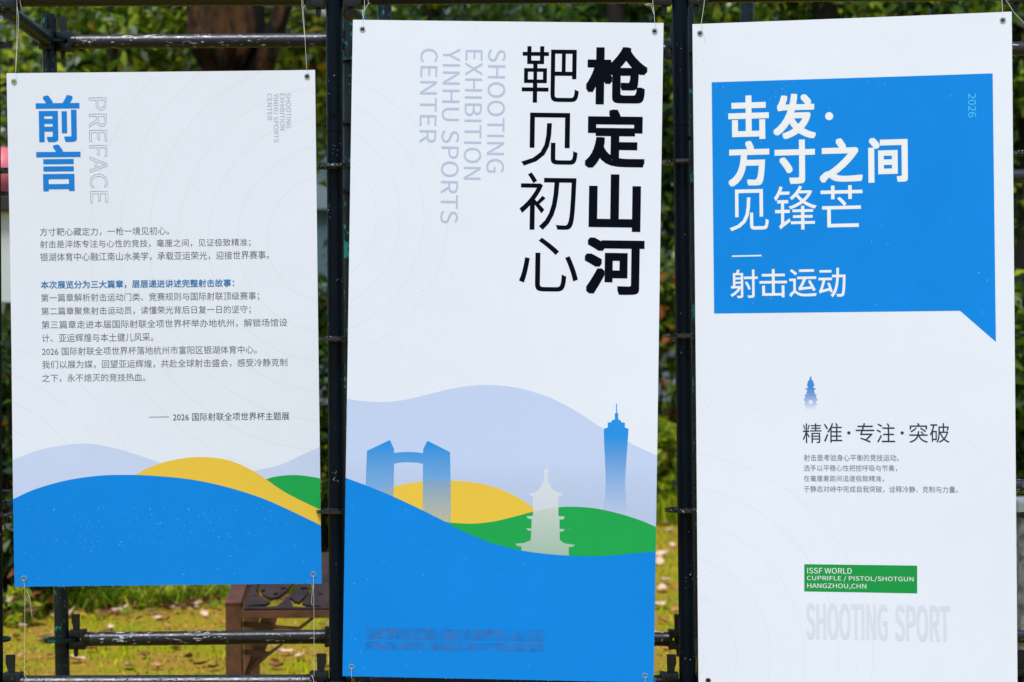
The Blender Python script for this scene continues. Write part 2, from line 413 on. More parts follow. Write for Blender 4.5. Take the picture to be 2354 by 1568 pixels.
# ---- banner with the title
B2 = Banner('banner', 'tall white banner with big black characters and a blue skyline on hills',
            -0.03412, -0.00748, 0.02104, 0.88472, 1.87129, (-0.02623, 5.69, CAM_H + 0.00177), (0.005, 0.0018, -0.003))
E2 = [(833.3, 67.6), (1504.8, 71.3), (808.2, 1533.5), (1482.9, 1553.5)]
B2.panel(E2)
B2.rings([(696, 498, [169, 224, 279, 334], 1.4)])
M['hill_fade'] = fade('pale_blue_fade', (0.53, 0.64, 0.91), 0.30, 0.55, 0.62, 1.0)
ph = smooth_line(zs(z5, [(100, 352), (205, 372), (300, 388), (430, 395), (560, 384), (700, 352), (850, 315), (960, 297), (1060, 290), (1200, 297), (1330, 322), (1480, 372), (1640, 455), (1800, 560), (1960, 645), (2132, 725), (2250, 770)]))
B2.ink('printed_hill', [ph + zs(z5, [(2250, 1500), (100, 1500)])], M['hill_fade'], 0.00064)
yt = smooth_line(zs(z5, [(300, 1010), (420, 947), (560, 905), (700, 885), (850, 881), (1000, 893), (1150, 930), (1270, 985), (1400, 1068), (1480, 1120)]))
B2.ink('printed_hill', [yt + zs(z5, [(1480, 1300), (300, 1300)])], M['yellow'], 0.00072)
zt = lambda x, y: B2.l(*z5(x, y))[1]
M['tower_fade'] = fade('tower_print_fade', (0.02, 0.29, 0.82), zt(600, 1120), 0.35, zt(600, 650), 0.95, (0.32, 0.62, 0.93))
M['tower_fade_tall'] = fade('tall_tower_print_fade', (0.02, 0.29, 0.82), zt(1880, 1090), 0.0, zt(1880, 600), 0.97, (0.30, 0.62, 0.92))
B2.ink('printed_tower', [zs(z5, [(338, 697), (480, 630), (505, 685), (505, 710), (545, 706), (590, 704), (640, 706), (685, 712), (686, 685), (712, 635), (852, 705), (856, 920), (858, 1150),
        (682, 1150), (684, 777), (640, 770), (590, 768), (545, 769), (505, 777), (500, 1150), (322, 1150), (330, 905)])], M['tower_fade'], 0.0008)
B2.ink('printed_tower', [zs(z5, [(1880, 405), (1886, 405), (1886, 463), (1893, 465), (1893, 503), (1905, 505), (1913, 520), (1934, 523), (1934, 552), (1957, 560), (1951, 650), (1940, 800), (1934, 900), (1940, 980),
        (1952, 1110), (1800, 1110), (1812, 960), (1816, 890), (1812, 780), (1806, 650), (1804, 560), (1828, 552), (1828, 523), (1850, 518), (1858, 505), (1872, 503), (1872, 465), (1880, 463)])], M['tower_fade_tall'], 0.0008)
gt = smooth_line(zs(z5, [(700, 1090), (820, 1135), (900, 1145), (1000, 1148), (1120, 1135), (1250, 1105), (1400, 1065), (1520, 1047), (1620, 1043), (1750, 1053), (1900, 1085), (2040, 1130), (2128, 1167), (2250, 1215)]))
B2.ink('printed_hill', [gt + zs(z5, [(2250, 1500), (700, 1500)])], M['green'], 0.00088)
M['pagoda_fade'] = fade('pagoda_print_fade', (0.83, 0.88, 0.93), zt(1450, 1340), 0.42, zt(1450, 950), 0.72)
B2.ink('printed_pagoda', [zs(z5, [(1446, 760), (1450, 760), (1450, 808), (1462, 815), (1463, 830), (1455, 838), (1460, 870), (1462, 898), (1475, 898), (1475, 910), (1470, 915), (1490, 940), (1520, 958), (1550, 962),
        (1545, 975), (1523, 980), (1523, 1100), (1562, 1105), (1555, 1120), (1530, 1122), (1530, 1180), (1563, 1182), (1550, 1195), (1530, 1197), (1532, 1250), (1560, 1270), (1625, 1278), (1610, 1292), (1587, 1292),
        (1587, 1400), (1294, 1400), (1294, 1290), (1270, 1286), (1256, 1272), (1310, 1268), (1352, 1250), (1355, 1192), (1335, 1190), (1322, 1178), (1356, 1178), (1357, 1120), (1335, 1116), (1325, 1102),
        (1365, 1100), (1366, 980), (1348, 975), (1338, 962), (1375, 958), (1405, 935), (1422, 912), (1418, 908), (1420, 898), (1432, 898), (1432, 870), (1440, 838), (1433, 828), (1435, 814), (1446, 808)])], M['pagoda_fade'], 0.00096)
bt = smooth_line(zs(z5, [(60, 815), (200, 862), (350, 918), (500, 980), (660, 1055), (800, 1125), (900, 1180), (1000, 1225), (1100, 1265), (1200, 1293), (1300, 1315), (1420, 1332), (1550, 1343), (1700, 1350), (1850, 1345), (2000, 1330), (2125, 1318), (2250, 1300)]))
B2.ink('printed_hill', [bt + [(1560, 1620), (740, 1620)]], M['blue'], 0.00104)
TH = {}
B2.text('title_lettering', [('靶', z2(1300, 284), z2(1648, 637), TH), ('见', z2(1297, 695), z2(1640, 1028), TH), ('初', z2(1285, 1065), z2(1630, 1425), TH), ('心', (1194.5, 545.5), (1328, 671), TH)], M['navy'])
BO = dict(bold=4.4)
B2.text('bold_title_lettering', [('枪', z2(1697, 288), z2(2072, 648), BO), ('定', z2(1690, 674), z2(2056, 1042), BO), ('山', z2(1714, 1076), z2(2030, 1435), BO), ('河', (1344.5, 545), (1480, 678.5), BO)], M['navy'])
B2.text('english_lettering', [('CENTER', z2(670, 300), z2(768, 886), DOWN), ('YINHU SPORTS', z2(808, 298), z2(900, 1382), DOWN), ('EXHIBITION', z2(947, 308), z2(1043, 1112), DOWN),
        ('SHOOTING', z2(1088, 303), z2(1186, 1068), DOWN)], M['lilac_ink'])
def blur_patch():
    """patch added in place of a blurred-out, unreadable line near the foot of the banner"""
    m = mat('blurred_out_print', (0.15, 0.21, 0.33), 0.5, 0.12); n = N(m)
    a = n.noise(n.coord((1, 1, 0.7)), 48, 1); b = n.noise(n.coord(), 26, 1)
    n.link(n.mix(n.ramp(b, [(0.4, (0, 0, 0)), (0.7, (1, 1, 1))]), (0.035, 0.20, 0.55), (0.14, 0.19, 0.32)), n.b.inputs['Base Color'])
    n.link(n.math('MULTIPLY', n.ramp(a, [(0.30, (0.12,) * 3), (0.70, (0.60,) * 3)]), n.ramp(n.noise(n.coord((1, 1, 1.6)), 22, 3), [(0.3, (0.15,) * 3), (0.6, (0.85,) * 3)])), n.b.inputs['Alpha'])
    return m
M['blur_patch'] = blur_patch()
B2.ink('blurred_lines', [[(842, 1443), (1253, 1448), (1252, 1476), (841, 1470)], [(840, 1474), (1252, 1480), (1251, 1499), (839, 1494)]], M['blur_patch'], 0.0012)
B2.drops([(792, 900, 1505, 1560, 0.5), (790, 1160, 850, 1560, 0.2), (812, 60, 1520, 880, 0.3)], 220)

# ---- banner with the speech bubble
B3 = Banner('banner', 'tall white banner with a blue speech-bubble block, small pagoda and green text box',
            -0.18903, 0.00485, -0.00318, 0.88672, 1.90409, (0.96052, 5.64, CAM_H - 0.02086), (0.006, 0.0022, 0.003))
E3 = [(1609.1, 76.6), (2305.2, 46.5), (1628.3, 1563.6), (2318, 1581)]
B3.panel(E3)
B3.rings([(1533.9, 1509.4, [85, 160, 238, 316, 394, 472], 1.5)])
B3.ink('speech_bubble', [[(1636, 189.2), (2282, 168.6), (2289.4, 786.3), (2206.9, 714.6), (1641.3, 720.9)]], M['blue'], 0.00066)
B4 = dict(bold=2.9)
B3.text('bold_title_lettering', [('击', z3(408, 632), z3(677, 912), B4), ('发', z3(703, 620), z3(985, 908), B4),
        ('方', z3(408, 930), z3(680, 1220), B4), ('寸', z3(712, 922), z3(980, 1205), B4), ('之', z3(1008, 913), z3(1293, 1195), B4), ('间', z3(1328, 907), z3(1590, 1195), B4)], M['white_ink'])
B3.text('title_lettering', [('见', z3(415, 1247), z3(675, 1515)), ('锋', z3(708, 1225), z3(992, 1507)), ('芒', z3(1015, 1222), z3(1293, 1490))], M['white_ink'])
B3.text('subtitle_lettering', [('射', z6(421, 405), z6(603, 590), dict(bold=0.45)), ('击', z6(613, 402), z6(796, 586), dict(bold=0.45)), ('运', z6(808, 402), z6(990, 582), dict(bold=0.45)), ('动', z6(1001, 394), z6(1181, 584), dict(bold=0.45))], M['white_ink'])
B3.ink('printed_dash', [zs(z6, [(433, 311), (627, 307), (627, 316), (433, 320)])], M['white_ink'], 0.00078)
B3.ink('printed_dot', [[z3(1072 + 26.5 * math.cos(a * 0.2618), 763 + 26.5 * math.sin(a * 0.2618)) for a in range(24)]], M['white_ink'], 0.00078)

B3.text('year_lettering', [('2026', z3(1985, 615), z3(2038, 770), DOWN)], M['cyan_ink'])
zp = lambda x, y: (1794.3 + x / 11.92, 837.3 + y / 11.92)
M['small_pagoda'] = fade('small_pagoda_fade', (0.05, 0.28, 0.76), B3.l(*zp(820, 1260))[1], 0.0, B3.l(*zp(820, 600))[1], 0.85)
half = [(24, 345), (25, 415), (38, 432), (62, 455), (80, 490), (80, 508), (95, 540), (98, 580), (86, 615), (68, 632), (72, 645), (88, 658), (150, 658), (128, 695), (97, 707), (98, 745), (116, 770), (120, 795), (112, 822), (140, 830), (176, 857),
        (146, 880), (142, 895), (165, 925), (182, 960), (188, 995), (160, 1005), (148, 1035), (158, 1070), (180, 1090), (160, 1135), (138, 1165), (140, 1220), (170, 1260)]
pg = [zp(822 + a, b) for a, b in half] + [zp(822 - a, b) for a, b in reversed(half)]
B3.ink_fill('printed_pagoda', [pg, [zp(822 + 56 * math.cos(k * 0.314), 1038 + 56 * math.sin(k * 0.314)) for k in range(20)]], M['small_pagoda'], 0.00066)
B3.text('motto_lettering', [('精', z6(897, 1415), z6(1022, 1545)), ('准', z6(1036, 1413), z6(1158, 1543))], M['slate_ink'])
B3.text('motto_lettering', [('专', z6(1246, 1414), z6(1370, 1543)), ('注', z6(1382, 1414), z6(1506, 1542)),
        ], M['slate_ink'])
B3.text('motto_lettering', [('突', z6(1598, 1413), z6(1722, 1543)), ('破', z6(1733, 1413), z6(1863, 1543))], M['slate_ink'])
for cx in (1201, 1552): B3.ink('printed_dot', [[z6(cx + 11 * math.cos(a * 0.349), 1478 + 11 * math.sin(a * 0.349)) for a in range(18)]], M['slate_ink'], 0.0007)
B3.text('paragraph_lettering', [
    ('射击是考验身心平衡的竞技运动。', z9(905, 72), z9(1530, 117)), ('选手以平稳心性把控呼吸与节奏，', z9(905, 141), z9(1518, 185)),
    ('在毫厘差距间追逐极致精准，', z9(905, 210), z9(1432, 253)), ('于静态对峙中完成自我突破，诠释冷静、克制与力量。', z9(905, 278), z9(1918, 326))], M['grey_ink'])
B3.ink('green_box', [zs(z9, [(908, 794), (1651, 804), (1651, 987), (908, 973)])], M['box_green'], 0.00066)
B3.text('box_lettering', [('ISSF WORLD', z9(928, 817), z9(1220, 858), LAT), ('CUPRIFLE / PISTOL/SHOTGUN', z9(926, 868), z9(1627, 914), LAT), ('HANGZHOU,CHN', z9(928, 919), z9(1316, 962), LAT)], M['white_ink'])
B3.text('ghost_lettering', [('SHOOTING', z9(918, 1048), z9(1457, 1297), dict(latin=True, bold=1.5)), ('SPORT', z9(1503, 1060), z9(1868, 1306), dict(latin=True, bold=1.5))], M['ghost_ink'], 0.0007)
B3.drops([(1640, 190, 2285, 760, 0.65), (1600, 60, 2330, 200, 0.15), (1605, 800, 2335, 1560, 0.2)], 300)

# ================================================================= SCAFFOLD
D0, D1 = 5.80, 6.70                       # front and rear rows of standards
scaffold = empty('scaffold', at(776, 1996, D0), 'black ringlock tube scaffold frame that the banners hang on', 'scaffold')
ORG = scaffold.location.copy(); ORG.z = 0; scaffold.location = ORG
def part(name, bm, m, parent=None, smooth=True):
    return obj(name, bm, m, parent or scaffold, ORG, smooth)
def rosette(p, axis_up, parent, m):
    holes = []
    for k in range(8):
        a = 2 * math.pi * k / 8 + 0.39
        rr, hl, hw = 0.0435, 0.0095, (0.0075 if k % 2 else 0.012)
        ca, sa = math.cos(a), math.sin(a)
        holes.append([(rr * ca + hl * u * ca - hw * v * sa, rr * sa + hl * u * sa + hw * v * ca) for u, v in ((-1, -0.6), (-0.6, -1), (0.6, -1), (1, -0.6), (1, 0.6), (0.6, 1), (-0.6, 1), (-1, 0.6))])
    bm = curve_fill([circle(0, 0, 0.061, 40)] + holes + [circle(0, 0, 0.0235, 24)], 0.0045)
    q = axis_up.to_track_quat('Z', 'Y').to_matrix().to_4x4(); q.translation = p; bm.transform(q)
    add_tube(bm, p - axis_up * 0.008, p + axis_up * 0.008, 0.0275, 24)
    part('rosette', bm, m, parent)
def standard(xt, yt_, xb, yb, d, ros, m, joint=None, foot=True, rm=None, ends=(-60, 1640), hole=None):
    """upright tube through two survey points, carried on down to the ground"""
    a, b = at(xt, yt_, d), at(xb, yb, d); ax = (a - b).normalized()
    lo = b - ax * ((b.z - 0.03) / ax.z); bm = bmesh.new(); add_tube(bm, lo, a, 0.024, 32)
    o = part('standard', bm, m)
    for y in ros:
        t = (y - yt_) / (yb - yt_); rosette(a.lerp(b, t), ax, o, M['wet_iron'] if d < 6 else m)
    if joint:
        p = a.lerp(b, (joint - yt_) / (yb - yt_)); bm = bmesh.new(); add_tube(bm, p - ax * 0.0011, p + ax * 0.0011, 0.0243, 32); part('sleeve_joint', bm, M['groove'], o)
    if hole:
        p = at(hole[0], hole[1], d - 0.0238); bm = bmesh.new(); add_tube(bm, p + Vector((0, -0.0008, 0)), p + Vector((0, 0.004, 0)), 0.006, 16); part('bolt_hole', bm, M['groove'], o)
    bm = bmesh.new(); add_box(bm, Vector((lo.x, lo.y, 0.012)), (0.14, 0.14, 0.012), bevel=0.002); add_tube(bm, Vector((lo.x, lo.y, 0.015)), lo + ax * 0.1, 0.030, 24); part('base_plate', bm, M['iron'], o)
    return o
front = [standard(-20, -70, -12, 1568, D0, (392, 789, 1182, 1575), M['standard']),
         standard(768, -70, 776, 1568, D0, (383, 779, 1174, 1569), M['standard'], joint=303, hole=(767, 265)),
         standard(1563, -70, 1580.5, 1568, D0, (373, 772, 1172, 1571), M['standard'], joint=289, hole=(1585, 318)),
         standard(2372, -70, 2384, 1568, D0, (352, 770, 1184, 1560), M['standard'])]
rear = [standard(112, 33, 144, 1560, D1, (97, 440, 782, 1123, 1470), M['rear_standard']),
        standard(806, -40, 802, 1560, D1, (140, 285, 440, 782, 1123), M['rear_standard']),
        standard(1580, -40, 1592, 1560, D1, (122, 424, 782, 1112, 1468), M['rear_standard']),
        standard(-23, -40, -17, 1560, D1, (103, 445, 789, 1131, 1470), M['rear_standard']),
        standard(884, 13, 890, 1560, D1, (97, 440, 782, 1123), M['rear_standard']),
        standard(1717, 10, 1722, 1560, D1, (97, 440, 782, 1123), M['rear_standard'])]
def beads(bm_pts, parent, lo=0.0012, hi=0.0026, wm='water'):
    ico = bmesh.new(); bmesh.ops.create_icosphere(ico, subdivisions=1, radius=1)
    Bv = np.array([v.co[:] for v in ico.verts]); T = np.array([[v.index for v in f.verts] for f in ico.faces]); ico.free()
    V, Q = [], []
    for p in bm_pts:
        r = random.uniform(lo, hi); Q.append(T + len(V) * len(Bv)); V.append(Bv * (r, r, r * 1.15) + np.array(p - ORG))
    o = npobj('water_droplets', np.concatenate(V), np.concatenate(Q), M[wm], parent, smooth=True, n=3); o['kind'] = 'stuff'
def head(p, dirx, parent, wedge=True, tall=0.058, tip=True):
    """cast ledger head that grips a rosette, with its wedge pin"""
    bm = bmesh.new(); d = Vector(dirx).normalized(); q = Matrix.Rotation(math.atan2(d.y, d.x), 3, 'Z')
    add_box(bm, p + d * 0.052 + Vector((0, 0, 0.019)), (0.052, 0.036, 0.027), q, 0.004)
    add_box(bm, p + d * 0.052 + Vector((0, 0, -0.019)), (0.052, 0.036, 0.027), q, 0.004)
    add_box(bm, p + d * 0.073, (0.014, 0.042, 0.066), q, 0.003)
    add_tube(bm, p + d * 0.078, p + d * 0.105, 0.0255, 24, r1=0.0225)
    o = part('ledger_head', bm, M['iron'], parent)
    if wedge:
        c = p + d * 0.046; bm = bmesh.new(); sg = 1 if d.x >= 0 else -1
        prof = [(-0.0055, -0.058), (0.0055, -0.058), (0.0075, -0.04), (0.0125, 0.02), (0.0138, 0.026 + tall), (-0.0138, 0.026 + tall), (-0.0138, 0.057), (-0.0095, 0.046), (-0.0075, 0.02), (-0.0075, -0.04)]
        add_prism(bm, [c + d * (a * sg * sg) + Vector((0, 0, b)) + Vector((-d.y, d.x, 0)) * 0.003 for a, b in prof], Vector((d.y, -d.x, 0)) * 0.006)
        part('wedge_pin', bm, M['wedge'], o, smooth=False)
def ledger(p0, p1, m, drops=0, heads=(True, True), r=0.0235, wedges=(True, True), tall=0.058, name='ledger', top_beads=0):
    d = (p1 - p0).normalized(); a, b = p0 + d * 0.085, p1 - d * 0.085
    bm = bmesh.new(); add_tube(bm, a, b, r, 32); o = part(name, bm, m)
    if heads[0]: head(p0, d, o, wedges[0], tall)
    if heads[1]: head(p1, -d, o, wedges[1], tall)
    pts = [a.lerp(b, random.random()) + Vector((0, random.uniform(-0.004, 0.004), -r - 0.0005)) for _ in range(drops)]
    for _ in range(top_beads):
        t = random.uniform(-1.3, 0.2); pts.append(a.lerp(b, random.random()) + Vector((0, -math.cos(t) * r, -math.sin(t) * r)))
    if pts: beads(pts, o, wm='dark_drop' if top_beads else 'water')
    return o
fx = lambda k, y, d=D0: at([(-20, -12), (768, 776), (1563, 1580.5), (2372, 2384)][k][0] + ([8, 8, 17.5, 12][k]) * (y + 70) / 1638, y, d)
# front row: a top beam and a bottom bar over each bay
for k, (ya, yb) in enumerate(((-3, -6), (-7, -12), (-12, -18))):
    ledger(fx(k, ya), fx(k + 1, yb), M['beam'], drops=26, tall=0.05)
for k, (ya, yb) in enumerate(((1572, 1569), (1570, 1571), (1571, 1560))):
    ledger(fx(k, ya), fx(k + 1, yb), M['bottom_bar'], drops=6, top_beads=110 if k == 0 else 30)
# rear row
rx = {'a': (112, 144), 'b': (806, 802), 'c': (1580, 1592)}
ledger(at(113, 97, D1), at(806, 92, D1), M['top_bar'], drops=8)
ledger(at(806, 92, D1), at(1581, 118, D1), M['top_bar'], drops=8)
ledger(at(1581, 118, D1), at(2420, 112, D1), M['top_bar'], drops=4)
ledger(at(143, 1470, D1), at(802, 1463, D1), M['top_bar'], drops=20)
ledger(at(802, 1463, D1), at(1591, 1470, D1), M['top_bar'], drops=14)
ledger(at(1591, 1470, D1), at(2420, 1462, D1), M['top_bar'], drops=4)
ledger(at(1586, 424, D1), at(2420, 404, D1), M['top_bar'])
ledger(at(1590, 1115, D1), at(2420, 1118, D1), M['top_bar'])
# ledgers that run back from the front row to the rear row
ledger(fx(0, -3) + Vector((0.0, 0.02, 0)), at(113, 97, D1), M['rear_standard'], name='cross_ledger', wedges=(False, True))
ledger(fx(0, 1182), at(135, 1123, D1), M['rear_standard'], name='cross_ledger')
ledger(fx(1, -5) + Vector((0.0, 0.02, 0)), at(886, 97, D1), M['rear_standard'], name='cross_ledger', wedges=(False, True))
ledger(fx(2, 1571), at(1592, 1470, D1), M['rear_standard'], name='cross_ledger')

# ---------------------------------------------------------------- strings
def string(name, paths, label, cat='string', group='white strings that hold the banners'):
    b = paths[0][0]; o0 = Vector(b); bm = bmesh.new()
    for p in paths: add_path(bm, [Vector(q) - o0 for q in p], 0.00046, 6)
    me = bpy.data.meshes.new(name); bm.to_mesh(me); bm.free(); me.materials.append(M['string'])
    o = bpy.data.objects.new(name, me); o.location = o0; link(o); tag(o, label, cat, group)
def pts(d, *xy): return [at(x, y, d) for x, y in xy]
def eye(b, e, off=0.006):
    x, z = b.l(*e); return b.w(x, z, off)
def tie(b, e, way, knots, label):
    """from an eyelet over the edge of the banner to the bar, survey points on the way"""
    ex, ey = e; dd = eye(b, e).y
    path = [eye(b, e)] + [at(x, y, dd + (D0 - 0.028 - dd) * t) for x, y, t in way]
    string('hanging_string', [path] + [[at(x, y, dd + (D0 - 0.03 - dd) * t) for x, y, t in k] for k in knots], label)
tie(B1, E1[0], [(36, 165, 0), (39, 75, .4), (39, 10, 1), (38, -20, 1)], [[(36, 165, 0), (42, 70, .4), (43, 40, .6), (39, 15, 1)], [(48, -10, 1), (46, 4, 1), (49, 17, 1)]], 'white string from the upper left eyelet of the banner with small grey paragraphs')
tie(B1, E1[1], [(705, 158, 0), (700, 70, .4), (697, 22, 1), (696, -20, 1)], [[(701, 90, .4), (696, 40, .6), (693, -5, 1)], [(697, 20, 1), (702, 11, 1)]], 'white string from the upper right eyelet of the banner with small grey paragraphs')
tie(B2, E2[0], [(834, 46, 0), (838, 22, .6), (838, -20, 1)], [[(838, 46, .2), (833, 34, .4), (833, 25, .5), (838, 23, .6), (847, 8, 1), (844, -15, 1)], [(847, 8, 1), (851, 7, 1)]], 'looped white string at the upper left eyelet of the banner with black characters')
tie(B2, E2[1], [(1505, 50, 0), (1504, 30, .5), (1501, 10, .8), (1500, -20, 1)], [[(1501, 10, .8), (1500, 9, .8), (1494, 8, .7), (1483, 11, .7), (1497, 12, .8), (1503, 32, .5)], [(1506, 52, 0), (1508, 70, 0)]], 'kinked white string at the upper right eyelet of the banner with black characters')
tie(B3, E3[0], [(1612, 54, 0), (1618, 15, .5), (1621, -20, 1)], [[(1612, 54, 0), (1618, 80, 0), (1622, 96, 0)]], 'white string from the upper left eyelet of the banner with the blue speech bubble')
tie(B3, E3[1], [(2305, 28, 0), (2303, 0, .5), (2302, -20, 1)], [[(2303, -15, .9), (2316, 5, .7), (2332, 30, .6), (2356, 55, .5)]], 'white string with long loose end, upper right eyelet of the speech-bubble banner')
tie(B1, E1[2], [(57, 1351, 0), (57, 1440, .5), (56, 1548, .9), (57, 1556, 1)], [[(61, 1357, 0), (68, 1372, .1), (71, 1395, .1), (74, 1420, .1)], [(56, 1552, 1), (62, 1562, 1), (60, 1575, 1)], [(60, 1556, 1), (55, 1570, 1)]], 'white string with loose end below the lower left corner of the grey-paragraph banner')
tie(B1, E1[3], [(721, 1343, 0), (722, 1440, .5), (722, 1548, .9), (722, 1556, 1)], [[(720, 1345, 0), (717, 1370, .1), (716, 1385, .1), (718, 1392, .1)], [(714, 1551, 1), (721, 1562, 1), (721, 1575, 1)], [(718, 1551, 1), (722, 1568, 1)]], 'white string below the lower right corner of the banner with small grey paragraphs')
tie(B2, E2[2], [(808, 1558, 0), (812, 1568, .5), (816, 1580, 1)], [[(811, 1558, .3), (820, 1572, 1)], [(809, 1565, .4), (808, 1572, .6), (818, 1574, 1)]], 'short white string tied under the lower left corner of the black-character banner')
tie(B2, E2[3], [(1484, 1571, 0), (1506, 1558, .8), (1510, 1560, 1)], [[(1505, 1560, 1), (1507, 1570, 1)], [(1508, 1558, 1), (1505, 1568, 1)]], 'short white string tied by the lower right corner of the black-character banner')

# ================================================================= BENCH
DB = 8.0
zb = lambda x, y: (490.4 + x / 4.835, 1244 + y / 4.835)
rust = mat('brown_bench_steel', (0.07, 0.026, 0.014), 0.36, 0.5); n = N(rust)
n.link(n.ramp(n.noise(n.coord((1, 1, 1)), 14, 5), [(0.3, (0.065, 0.027, 0.016)), (0.7, (0.15, 0.060, 0.032))]), n.b.inputs['Base Color']); n.bump(n.noise(n.coord(), 120, 3), 0.15, 0.002)
seatm = mat('dark_brown_seat_plate', (0.030, 0.022, 0.021), 0.5, 0.2); n = N(seatm)
n.link(n.ramp(n.noise(n.coord(), 9, 4), [(0.3, (0.022, 0.017, 0.018)), (0.7, (0.05, 0.032, 0.028))]), n.b.inputs['Base Color'])
g0 = at(*zb(220, 700), DB); g0.z = 0
bench = empty('park_bench', g0, 'dark brown steel bench with leaf-shaped cut-outs in its tilted seat, standing on the grass', 'bench')
def bpart(name, bm, m, smooth=False): return obj(name, bm, m, bench, g0, smooth)
SL = R(16)
def bp(x, y):
    """survey point on the sloping seat plate"""
    p0 = at(*zb(335, 765), DB); nrm = Vector((0, -math.sin(SL), math.cos(SL))); r = ray(*zb(x, y))
    return EYE + r * ((p0 - EYE).dot(nrm) / r.dot(nrm))
p0 = at(*zb(335, 765), DB); ex, ey = Vector((1, 0, 0)), Vector((0, math.cos(SL), math.sin(SL)))
def sl(x, y): q = bp(x, y) - p0; return (q.dot(ex), q.dot(ey))
def frame_at(x): # upright front post and sloping arm of one end
    bm = bmesh.new(); pw = 0.064; top = at(*zb(220, 695), DB).z
    add_box(bm, Vector((x + pw / 2, DB + 0.03, top / 2)), (pw, 0.06, top), bevel=0.004); bpart('leg', bm, rust)
    bm = bmesh.new(); a = Vector((x + pw / 2, DB, top)); e = a + ey * 0.62
    q = Matrix.Rotation(SL, 3, 'X'); add_box(bm, (a + e) / 2 + Vector((0, 0, -0.012)), (pw, 0.62, 0.035), q, 0.004); bpart('armrest', bm, rust)
    bm = bmesh.new(); add_box(bm, Vector((x + pw / 2, DB + 0.56, (top + 0.1) / 2)), (pw, 0.06, top + 0.1), bevel=0.004); bpart('leg', bm, rust)
xl = at(*zb(133, 700), DB).x; frame_at(xl); frame_at(xl + 1.52)
L1 = [(470, 560), (500, 500), (530, 440), (520, 500), (520, 550), (565, 610), (640, 648), (720, 632), (800, 575), (870, 500), (905, 430), (975, 430), (940, 500), (900, 560), (835, 630), (760, 690), (705, 735), (590, 742), (395, 742), (372, 732), (470, 724), (590, 712), (632, 688), (560, 655), (505, 612)]
L2 = [(1062, 570), (1080, 500), (1085, 430), (1130, 430), (1115, 500), (1095, 560), (1035, 640), (985, 700), (1050, 722), (1200, 730), (1200, 747), (1030, 747), (868, 742), (880, 712), (848, 655), (858, 640), (905, 678), (955, 694), (1008, 640)]
slots = [[(x + a * math.cos(k * 0.628 + 0.3), y + b * math.sin(k * 0.628)) for k in range(10)] for x, y, a, b in ((560, 565, 24, 16), (695, 603, 28, 15), (780, 540, 34, 12), (1010, 540, 44, 16), (460, 621, 46, 5), (1145, 500, 26, 12), (1190, 600, 30, 9), (970, 578, 40, 6))]
slots = [s_ for s_ in slots if True]
loops = [[sl(x, y) for x, y in L] for L in (L1, L2) + tuple(slots[:5]) + (slots[6],)]
for k in range(3):                                   # the same leaf pattern goes on along the seat behind the banner
    dx = 0.29 * (k + 1) + 0.02
    if dx > 0.85: break
    loops += [[(x + dx + 0.06, y + 0.10) for x, y in [sl(*c) for c in L]] for L in (L1,)]
bm = curve_fill([[(0, 0), (1.40, 0), (1.40, 0.60), (0, 0.60)]] + loops, 0.006)
bm.transform(Matrix(((1, 0, 0, p0.x), (0, math.cos(SL), -math.sin(SL), p0.y), (0, math.sin(SL), math.cos(SL), p0.z), (0, 0, 0, 1))))
bpart('seat', bm, seatm)
bm = bmesh.new(); add_box(bm, p0 + Vector((0.70, -0.004, -0.018)), (1.42, 0.012, 0.030), bevel=0.002); bpart('front_rail', bm, rust)
def plate(name, poly, d): bm = bmesh.new(); add_prism(bm, [at(*zb(*c), d) for c in poly], (0, 0.012, 0)); bpart(name, bm, rust)
plate('slanted_support', [(548, 790), (733, 790), (690, 920), (640, 1060), (570, 1235), (470, 1380), (395, 1500), (335, 1500), (400, 1330), (450, 1150), (500, 980)], DB + 0.12)
plate('brace', [(335, 893), (525, 910), (700, 935), (940, 955), (1170, 790), (1210, 790), (970, 985), (690, 985), (520, 978), (335, 953)], DB + 0.105)
plate('brace', [(340, 1205), (440, 1212), (620, 1228), (760, 1135), (785, 1145), (600, 1290), (370, 1500), (330, 1500), (520, 1290), (340, 1262)], DB + 0.09)

# ================================================================= GROUND, GRASS, LEAVES
gm = mat('lawn_soil', (0.12, 0.10, 0.03), 0.95, 0.03); n = N(gm); co = n.coord()
a = n.ramp(n.noise(co, 2.2, 5, 0.65), [(0.38, (0.44, 0.24, 0.05)), (0.52, (0.38, 0.31, 0.012)), (0.66, (0.25, 0.34, 0.008))])
b = n.ramp(n.noise(co, 14, 6, 0.7), [(0.3, (0.20, 0.13, 0.03)), (0.7, (0.46, 0.35, 0.06))])
n.link(n.mix(0.35, a, b), n.b.inputs['Base Color']); n.bump(n.noise(co, 60, 5, 0.7), 0.8, 0.03)
bm = bmesh.new(); bmesh.ops.create_grid(bm, x_segments=60, y_segments=60, size=150)
for v in bm.verts: v.co.y += 60
g = obj('ground', bm, gm); g['kind'] = 'structure'
def leafmat(name, rough=0.42, trans=0.3, spec=0.5):
    m = mat(name, (0.06, 0.1, 0.02), rough, spec); n = N(m)
    at_ = n.new('ShaderNodeAttribute'); at_.attribute_name = 'tint'
    n.link(at_.outputs['Color'], n.b.inputs['Base Color'])
    tr = n.new('ShaderNodeBsdfTranslucent'); n.link(at_.outputs['Color'], tr.inputs[0])
    mx = n.new('ShaderNodeMixShader'); mx.inputs[0].default_value = trans
    out = n.t.nodes['Material Output']; n.link(n.b.outputs[0], mx.inputs[1]); n.link(tr.outputs[0], mx.inputs[2]); n.link(mx.outputs[0], out.inputs[0])
    return m
M['leaf'] = leafmat('leaf', 0.34, 0.5, 0.5); M['grass'] = leafmat('grass', 0.7, 0.3, 0.04); M['drygrass'] = M['grass']
